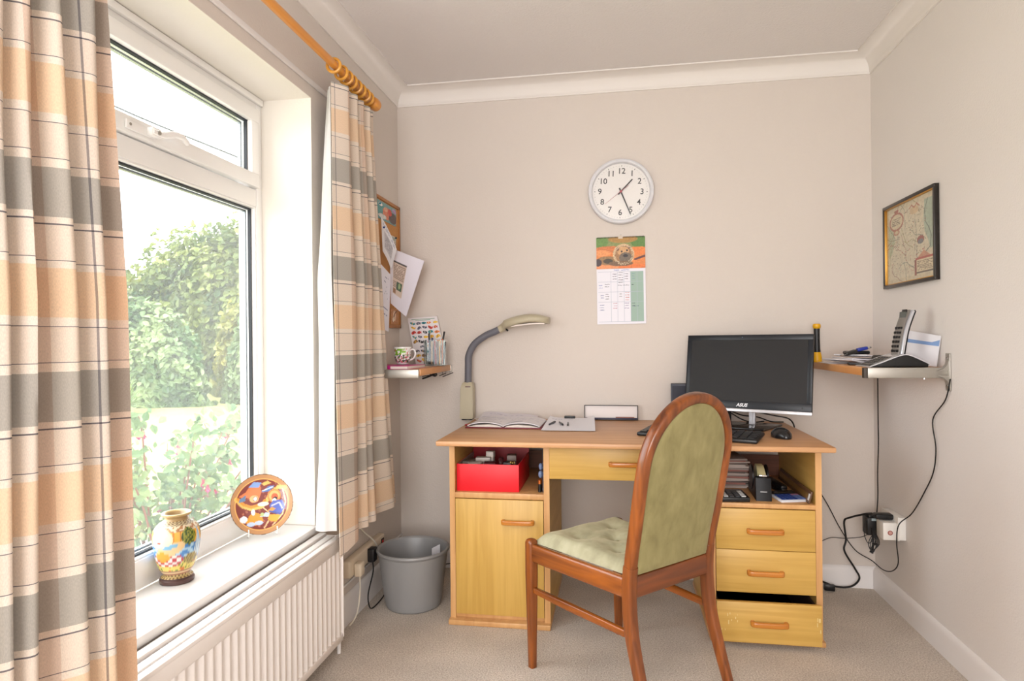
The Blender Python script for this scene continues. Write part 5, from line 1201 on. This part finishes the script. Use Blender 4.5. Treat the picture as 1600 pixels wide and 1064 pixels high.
G().cyl((.228, -.0148, .026), (.228, -.0156, .026), .0035, n=12, M=T_).build('power_button', M_black, bz)
g = G()
for k in range(5): g.box(.150+k*.017, .153+k*.017, -.0172, -.0163, .004, .009, M=T_)
g.build('menu_buttons', M_steel, mo)
g = G(); g.box(.010, .036, .014, .036, .010, .115, .004); g.build('stand_column', MSl, mo)
g = G(); g.prism([(-.135, -.105), (.102, -.105), (.125, .105), (-.110, .095)], 0, .010, 'XY', .003); g.build('stand_base', mat('gloss_black', (14, 14, 16), rough=.12), mo)
sp = thing('speaker', 'dark grey upright box partly hidden behind the left edge of the monitor', 'speaker', (.302, 3.000, DZ), math.radians(-4))
G().box(-.050, .050, -.030, .030, 0, .174, .003).build('case', mat('speaker_grey', (62, 64, 76), rough=.5), sp); G().box(-.044, .044, -.032, -.0295, .008, .166, .001).build('grille', mat('speaker_grille', (54, 56, 66), rough=.8, bump=.5, bscale=800), sp)
rt = thing('router', 'small black box with cables on the desk behind the monitor', 'router', (.470, 3.024, DZ), math.radians(0)); G().box(-.050, .050, -.018, .018, 0, .058, .004).build('case', M_black, rt)
kb = thing('keyboard', 'black computer keyboard lying on the desk behind the chair back', 'keyboard', (.318, 2.528, DZ+.0052), rot=(math.radians(3.5), 0, math.radians(-22)))
G().box(-.225, .225, -.078, .082, 0, .014, .005).build('case', M_black, kb)
Mkey = mat('key_black', (30, 30, 32), rough=.35)
for r_ in range(5):
    nk = 15; row = []
    for c_ in range(nk):
        if r_ == 0 and c_ in (5, 6, 7, 8): continue
        x = -.214+c_*.0288; y = -.068+r_*.0290; row.append((x, y))
        g = G(); g.box(x, x+.0255, y, y+.0250, .0135, .0185, .0015, seg=1); g.build('key', Mkey, kb)
G().box(-.214+5*.0288, -.214+9*.0288-.003, -.068, -.043, .0135, .0185, .0015).build('space_bar', Mkey, kb)
ms = thing('computer_mouse', 'black wireless mouse on the desk to the right of the keyboard', 'mouse', (.622, 2.545, DZ), math.radians(12))
b = bmesh.new(); bmesh.ops.create_uvsphere(b, u_segments=28, v_segments=18, radius=1)
for v in b.verts:
    x, y, z = v.co; v.co = Vector((x*.034*(1-.12*(abs(y) > .6)), y*.056, max(0.001, (z+.15)*.034 if z > -.15 else .001)))
g = G(); g.bm(b); mb = g.build('body', mat('mouse_black', (20, 20, 22), rough=.25), ms, smooth=60)
G().box(-.003, .003, -.040, -.022, .024, .034, .002).build('scroll_wheel', M_black, ms)
g = G(); text_g(g, 'ASUS', .009, T(0, -.0400, .0262) @ RX(35), h=.0003, bold=.0003); 
g = G()
for k in range(3): g.box(-.014+k*.009, -.008+k*.009, -.0005, .0008, 0, .0003, M=T(0, .006, .0393))
g.build('badge', mat('badge_grey', (150, 150, 150), rough=.5), ms)
# cables behind the monitor
def cable(name, pts, r, m, lab, n=8):
    return tag(G().tube(spline(pts, 7), r, n=n).build(name, m), lab, 'cable')
cable('monitor_cable', [(.600, 2.905, .80), (.66, 2.93, .785), (.70, 2.96, .775), (.75, 2.95, .765), (.768, 2.93, .74), (.772, 2.94, .70)], .0032, M_blackc, 'black cable looping from behind the monitor over the right edge of the desk')
cable('monitor_cable', [(.50, 2.955, .80), (.56, 2.975, .775), (.63, 2.99, .765), (.69, 3.00, .7445), (.74, 2.985, .7445)], .003, M_blackc, 'black cable lying on the desk behind the monitor stand')
cable('monitor_cable', [(.44, 2.99, .802), (.50, 2.94, .79), (.545, 2.915, .765), (.60, 2.96, .7455), (.66, 3.005, .7445)], .0028, M_blackc, 'thin black cable curling out of the small black box behind the monitor')

# ------------------------------------------------------------------ contents of the left pedestal shelf
SZ = .5204
rb = thing('cardboard_box', 'open bright red shoebox lid-off on the left pedestal shelf', 'box', (-.5075, 2.470, SZ))
Mrd = mat('red_card', (226, 20, 36), rough=.45)
g = G(); g.box(-.124, .128, 0, .003, 0, .108, .001); g.build('front_wall', Mrd, rb)
g = G(); g.box(.125, .128, .003, .300, 0, .108, .0005); g.build('side_wall', Mrd, rb); g = G(); g.box(-.124, -.121, .003, .300, 0, .108, .0005); g.build('side_wall', Mrd, rb)
g = G(); g.box(-.124, .128, .297, .300, 0, .175, .0005); g.build('back_wall', mat('dark_red_card', (150, 14, 24), rough=.5), rb)
Mbi = mat('box_inside', (176, 160, 150), rough=.7); g = G(); g.box(-.121, .125, .003, .297, .0003, .003); g.build('floor_card', Mbi, rb)
G().box(.1238, .1250, .003, .297, .003, .1075).build('inner_lining', Mbi, rb); G().box(-.1210, -.1198, .003, .297, .003, .1075).build('inner_lining', Mbi, rb)
rng = random.Random(40)
for i, (x, y, z, w, d, h, c_, nm, lb) in enumerate(((-.060, .055, .003, .050, .060, .098, (226, 222, 216), 'card_packet', 'white card packet in the red box'), (-.092, .10, .003, .03, .09, .100, (120, 108, 100), 'card_wallet', 'grey-brown wallet at the left side of the red box'), (0.0, .06, .003, .045, .05, .100, (92, 16, 26), 'ink_box', 'dark red small box in the red box'), (-.015, .15, .003, .030, .03, .128, (214, 206, 196), 'small_carton', 'white upright carton towards the back of the red box'), (.04, .10, .003, .030, .05, .110, (70, 30, 34), 'tape_reel', 'maroon reel in the middle of the red box'), (.078, .04, .003, .030, .050, .106, (24, 22, 24), 'camera_pouch', 'black pouch at the right of the red box'), (.082, .11, .003, .036, .055, .122, (112, 96, 88), 'tin', 'brown-grey tin at the back right of the red box'), (-.04, .13, .003, .060, .04, .108, (196, 186, 176), 'envelope_bundle', 'pale bundle of envelopes standing in the red box'))):
    t = thing(nm, lb, 'box', (-.5075+x, 2.470+y, SZ+z), math.radians(rng.uniform(-10, 10))); h *= 1.03
    if nm == 'tape_reel': G().tube([(0, .016*math.cos(2*PI*k/20), .092+.016*math.sin(2*PI*k/20)) for k in range(20)], .010, n=10, closed=True).build('reel', mat('it%d' % i, c_, rough=.4), t); G().box(-.02, .02, -.02, .02, 0, .072, .002).build('carton', mat('it%db' % i, (60, 50, 50)), t)
    else:
        G().box(-w/2, w/2, -d/2, d/2, 0, h*.8, .002).build('carton', mat('it%d' % i, c_, rough=.5), t)
        G().box(-w/2-.001, w/2+.001, -d/2-.001, d/2+.001, h*.8, h, .002, M=RX(rng.uniform(-3, 3))).build('lid', mat('it%d' % i, c_, rough=.5), t)
kc = thing('key_bunch', 'brass keys lying on top in the right front corner of the red box', 'keys', (-.5075+.100, 2.470+.030, SZ+.107))
g = G()
for k in range(4): g.box(-.002+k*.005-.012, .001+k*.005-.012, -.012, .014, 0, .007+.003*(k % 2), .0008, M=RZ(k*14-20))
g.build('keys', mat('brass', (176, 146, 80), rough=.3, metal=.8), kc); G().tube([(.010*math.cos(2*PI*k/16), .010*math.sin(2*PI*k/16), .009) for k in range(16)], .001, n=6, closed=True).build('ring', M_chrome, kc)
G()
bt_ = thing('battery_pack', 'blue and black blister card of batteries against the right side of the left pedestal shelf', 'batteries', (-.296, 2.470, SZ))
def bc(u, v):
    q = noise.noise((u*9, v*16, 2)); return rgb(14, 18, 30) if v > .72 or q < -.1 else (rgb(96, 112, 150) if q > .15 else rgb(30, 44, 80))
g = G(); g.sheet(lambda u, v: Vector((.012, .155*u, .001+.165*v)), 20, 40, t=.0015, colf=bc); g.build('card', painted(), bt_, smooth=0)
for k in range(2):
    G().cyl((-.002, .012+k*.018, .002), (-.002, .012+k*.018, .034), .0070, n=16).build('battery', M_black, bt_); G().cyl((-.002, .012+k*.018, .034), (-.002, .012+k*.018, .048), .0070, n=16).build('battery_top', mat('copper', (200, 110, 50), rough=.3, metal=.6), bt_)
g = G(); g.ball((0, .02, .07), .011, 12, sq=(.8, 1, 1.4)); g.ball((0, .03, .098), .010, 12, sq=(.8, 1, 1.4)); g.build('bubble', mat('blister_blue', (120, 136, 170), rough=.15), bt_)

# ------------------------------------------------------------------ contents of the right pedestal shelf
SZ = .5104
cards = thing('letter_stack', 'untidy stack of letters and cards at the left of the right pedestal shelf', 'paper stack', (.456, 2.765, SZ+.0004), math.radians(1))
rng = random.Random(12); z = 0.0003
for k in range(19):
    h = rng.uniform(.003, .010); a = rng.uniform(-9, 9); c_ = rng.choice([(196, 180, 170), (160, 146, 138), (206, 192, 184), (160, 110, 100), (110, 96, 90)])
    x = rng.uniform(-.014, .012); g = G(); g.box(-.072+x, .072+x, -.08, .10, z+.0002, z+h, .0006, M=RZ(a)); g.build('letter', mat('letter_%d' % (sum(c_)), c_, rough=.7), cards); z += h
ca = thing('calculator', 'black calculator with grey keys at the left front of the right pedestal shelf', 'calculator', (.425, 2.522, SZ), rot=(math.radians(2), 0, math.radians(4)))
G().box(-.062, .062, -.062, .055, 0, .020, .005).build('case', M_black, ca); G().box(-.055, .050, .034, .050, .0198, .0208).build('display', mat('lcd_dark', (50, 56, 54), rough=.15), ca)
for i in range(5):
    for j in range(4):
        c_ = (196, 200, 200) if i in (1, 4) else (70, 74, 78)
        g = G(); g.box(-.054+i*.0215, -.054+i*.0215+.0165, -.056+j*.021, -.056+j*.021+.0155, .0195, .0235, .0012, seg=1); g.build('key', mat('calc_key_%d' % c_[0], c_, rough=.4), ca)
td = thing('tape_dispenser', 'black desk tape dispenser with a roll of clear tape on the right pedestal shelf', 'tape dispenser', (.548, 2.560, SZ), math.radians(-3))
sd_ = [(-.074, 0), (.115, 0), (.122, .012), (.110, .034), (.085, .040), (.062, .024), (.020, .024), (-.014, .050), (-.040, .084), (-.054, .090), (-.062, .084)]
G().prism([(a, b_) for a, b_ in sd_], -.028, .028, 'YZ', .002).build('body', mat('dispenser_black', (12, 12, 15), rough=.45, spec=.3), td)
g = G()
for s_ in (-1, 1): g.cyl((s_*.024, .040, .070), (s_*.030, .040, .070), .046, n=32)
g.build('cheek', M_black, td)
G().cyl((-.012, .040, .072), (.012, .040, .072), .046, n=36).build('tape_roll', mat('tape_cream', (206, 198, 150), rough=.3), td)
g = G(); g.sheet(lambda u, v: Vector((-.012+.024*u, -.050+.078*v, .0915+.0265*math.sin(v*PI*.55))), 2, 8, t=.0006); g.build('tape', mat('tape_cream', (206, 198, 150), rough=.3), td)
G().box(-.014, .014, -.058, -.051, .088, .094, .0005).build('cutter', M_chrome, td)
G().box(-.012, .012, -.0716, -.0690, .032, .036, .0003).build('label', mat('label_grey', (160, 160, 160), rough=.4), td)
c2 = thing('calculator', 'small calculator with blue keys and white front edge on the right pedestal shelf', 'calculator', (.640, 2.545, SZ), rot=(math.radians(3), 0, math.radians(14)))
G().box(-.052, .052, -.060, .060, 0, .011, .004).build('case', mat('calc_white', (214, 216, 222), rough=.3), c2); G().box(-.049, .049, .016, .058, .0108, .0135, .002).build('display_housing', M_black, c2); G().box(-.036, .036, .024, .040, .0134, .0140).build('display', mat('lcd_dark', (50, 56, 54), rough=.15), c2)
G().box(-.047, .047, -.054, .013, .0108, .0118).build('key_panel', mat('calc_panel', (110, 124, 160), rough=.4), c2)
for i in range(6):
    for j in range(4):
        c_ = (30, 60, 130) if i < 4 else ((150, 100, 130) if (j == 3) else (90, 110, 160))
        g = G(); g.box(-.045+i*.0155, -.045+i*.0155+.012, -.052+j*.0162, -.052+j*.0162+.012, .0116, .0145, .001, seg=1); g.build('key', mat('calc_key_b%d' % c_[0], c_, rough=.4), c2)
stp = thing('stapler', 'black stapler lying behind the blue-keyed calculator', 'stapler', (.635, 2.70, SZ), math.radians(14))
G().box(-.018, .018, -.075, .070, 0, .010, .003).build('base', M_black, stp); G().box(-.014, .014, -.072, .072, .012, .034, .008, M=RX(4)).build('arm', M_black, stp); G().box(-.010, .010, -.074, .06, .0095, .014, .001).build('magazine', M_chrome, stp)
ru = thing('ruler_box', 'long brown flat box with a white sticker leaning on the right pedestal side', 'box', (.695, 2.462, SZ), rot=(0, math.radians(14), 0))
G().box(-.002, .004, 0, .44, .001, .046, .001).build('box_body', mat('brown_pack', (96, 66, 44), rough=.35), ru); G().box(-.0030, -.0018, .004, .020, .012, .036).build('sticker', M_white, ru); G().box(-.0028, -.0015, .03, .43, .014, .034).build('window_strip', mat('amber_film', (130, 96, 50), rough=.15), ru)

# ------------------------------------------------------------------ sockets, plugs and cables, right wall
so = thing('wall_socket', 'white double wall socket low on the right wall', 'socket', (RX_-.0006, 2.815, .353))
G().box(-.026, 0, -.078, .078, -.046, .046, .004).build('back_box', M_white, so)
G().box(-.032, -.025, -.080, .080, -.048, .048, .003).build('face_plate', M_white, so)
ad = thing('plug_adaptor', 'white square plug-in unit with a red-brown round emblem in the right-wall socket', 'plug', (RX_-.033, 2.775, .342))
G().box(-.052, 0, -.034, .034, -.036, .034, .004).build('case', M_white, ad)
g = G(); g.lathe([(.0005, 0), (.0095, 0), (.0095, .0006), (.0005, .0006)], 28, M=T(-.026, -.0345, -.006) @ RX(90)); e1 = g.build('emblem', mat('emblem_red', (150, 70, 60), rough=.4), ad)
g = G(); g.lathe([(.0035, .0007), (.0065, .0007), (.0065, .0011), (.0035, .0011)], 24, M=T(-.026, -.0345, -.006) @ RX(90)); g.build('emblem_ring', mat('emblem_pink', (206, 160, 150), rough=.4), e1)
p1 = thing('plug', 'black plug lying along the top of the white plug-in unit on the right wall', 'plug', (RX_-.045, 2.790, .388))
G().box(-.055, .012, -.020, .020, -.008, .013, .006, seg=3).build('body', M_black, p1)
p2 = thing('power_adaptor', 'black power adaptor hanging in the right-wall socket nearest the corner', 'adaptor', (RX_-.033, 2.865, .345))
G().box(-.078, 0, -.030, .024, -.050, .026, .006, seg=3).build('case', mat('adaptor_black', (28, 26, 26), rough=.4), p2); G().box(-.070, -.052, -.032, .012, .025, .034, .002).build('clip', M_black, p2); G().box(-.060, -.028, -.0315, -.0295, .012, .022).build('label', mat('label_pale', (170, 186, 190), rough=.4), p2)
cable('phone_cable', [(1.105, 2.918, .983), (1.110, 2.93, .86), (1.108, 2.925, .75), (1.112, 2.935, .66), (1.106, 2.930, .54), (1.104, 2.925, .44), (1.090, 2.90, .374)], .0024, M_blackc, 'black cable dropping straight from the right shelf to the adaptor in the socket')
cable('long_cable', [(1.128, 2.372, .974), (1.130, 2.41, .90), (1.130, 2.50, .82), (1.130, 2.48, .72), (1.130, 2.50, .63), (1.130, 2.57, .54), (1.124, 2.655, .44), (1.090, 2.688, .385), (1.086, 2.700, .31), (1.105, 2.735, .22), (1.110, 2.80, .165), (1.105, 2.88, .140), (1.100, 2.99, .142), (1.05, 3.035, .170), (.99, 3.035, .26), (.93, 3.035, .38), (.88, 3.03, .45), (.78, 3.02, .50)], .0022, M_blackc, 'long black cord from the right shelf dipping past the socket and behind the desk')
cable('power_cable', [(1.052, 2.845, .385), (1.03, 2.86, .378), (.99, 2.92, .345), (.975, 2.945, .32), (.985, 2.955, .24), (.978, 2.955, .19), (1.03, 2.985, .105), (1.05, 2.99, .06), (1.02, 3.00, .020), (.96, 3.01, .012), (.88, 3.005, .040), (.80, 3.0, .05)], .0042, M_blackc, 'thick black power cable from the socket down to the floor and behind the desk')
cable('thin_lead', [(1.035, 2.850, .295), (1.03, 2.92, .262), (1.00, 3.02, .225), (.95, 3.035, .222), (.90, 3.035, .200), (.84, 3.03, .178), (.78, 3.025, .175)], .0016, M_blackc, 'thin black lead running level from the adaptor to behind the desk')
g = G()
for k in range(4):
    a = k*.004; g.tube(spline([(1.050+a, 2.835, .298), (1.030+a*2, 2.83, .262), (1.046-a, 2.828, .228), (1.060+a, 2.83, .262)], 5, closed=True), .0018, n=6, closed=True)
g.tube([(1.044, 2.8285, .262), (1.062, 2.8285, .262)], .005, n=8); g.tube(spline([(1.045, 2.834, .33), (1.050, 2.834, .27), (1.046, 2.834, .222)], 5), .004, n=8)
tag(g.build('cable_bundle', M_blackc), 'tied bundle of thin black cable hanging below the socket adaptor', 'cable')
cable('thin_lead', [(1.045, 2.832, .38), (1.022, 2.84, .35), (1.018, 2.84, .30), (1.030, 2.83, .265), (1.052, 2.825, .285)], .0018, M_blackc, 'thin black lead looping down at the left of the socket adaptor')
ip = thing('inline_plug', 'small black inline switch on the cable lying at the skirting right of the desk', 'plug', (.925, 2.985, .014), math.radians(-8)); G().box(-.022, .022, -.010, .010, -.012, .016, .005).build('body', M_black, ip); 

# ------------------------------------------------------------------ extension box, plugs and cables, left wall
eb = thing('extension_socket', 'long cream extension socket bar mounted low on the left wall', 'socket', (LX+.0006, 2.565, .222))
G().box(0, .034, -.215, .165, -.034, .036, .008, seg=3).build('case', M_cream, eb)
G().box(.0335, .0365, .122, .150, -.014, .020, .001).build('switch_panel', M_hole, eb); G().box(.036, .040, .126, .138, -.004, .014, .001).build('red_switch', mat('switch_red', (190, 30, 30), rough=.3), eb)
pb = thing('plug', 'black plug in the middle of the extension bar on the left wall', 'plug', (LX+.0352, 2.545, .222)); G().box(0, .030, -.022, .020, -.028, .030, .006, seg=3).build('body', M_black, pb)
pw = thing('plug', 'cream plug at the near end of the extension bar beside the radiator', 'plug', (LX+.0352, 2.405, .210)); G().box(0, .030, -.022, .024, -.026, .028, .007, seg=3).build('body', M_cream, pw)
cable('plug_lead', [(-1.020, 2.545, .196), (-1.018, 2.545, .15), (-1.022, 2.50, .075), (-1.015, 2.49, .030), (-1.01, 2.52, .008), (-1.0, 2.62, .020), (-1.01, 2.72, .045), (-1.02, 2.82, .04), (-.98, 2.93, .02), (-.85, 2.99, .03), (-.72, 3.0, .05)], .0028, M_blackc, 'black lead from the black plug down the left skirting and behind the bin')
cable('plug_lead', [(-1.020, 2.408, .186), (-1.020, 2.41, .12), (-1.022, 2.39, .05), (-1.03, 2.37, .020), (-1.035, 2.34, .012)], .0032, M_whitec, 'cream lead hanging from the cream plug to the floor by the radiator')
cable('wall_lead', [(LX+.004, 2.52, .46), (LX+.004, 2.52, .38), (LX+.006, 2.535, .33), (LX+.036, 2.60, .262), (LX+.038, 2.64, .215), (LX+.012, 2.73, .19), (LX+.006, 2.80, .18)], .0034, M_whitec, 'cream cable coming down the wall from under the curtain across the extension bar')
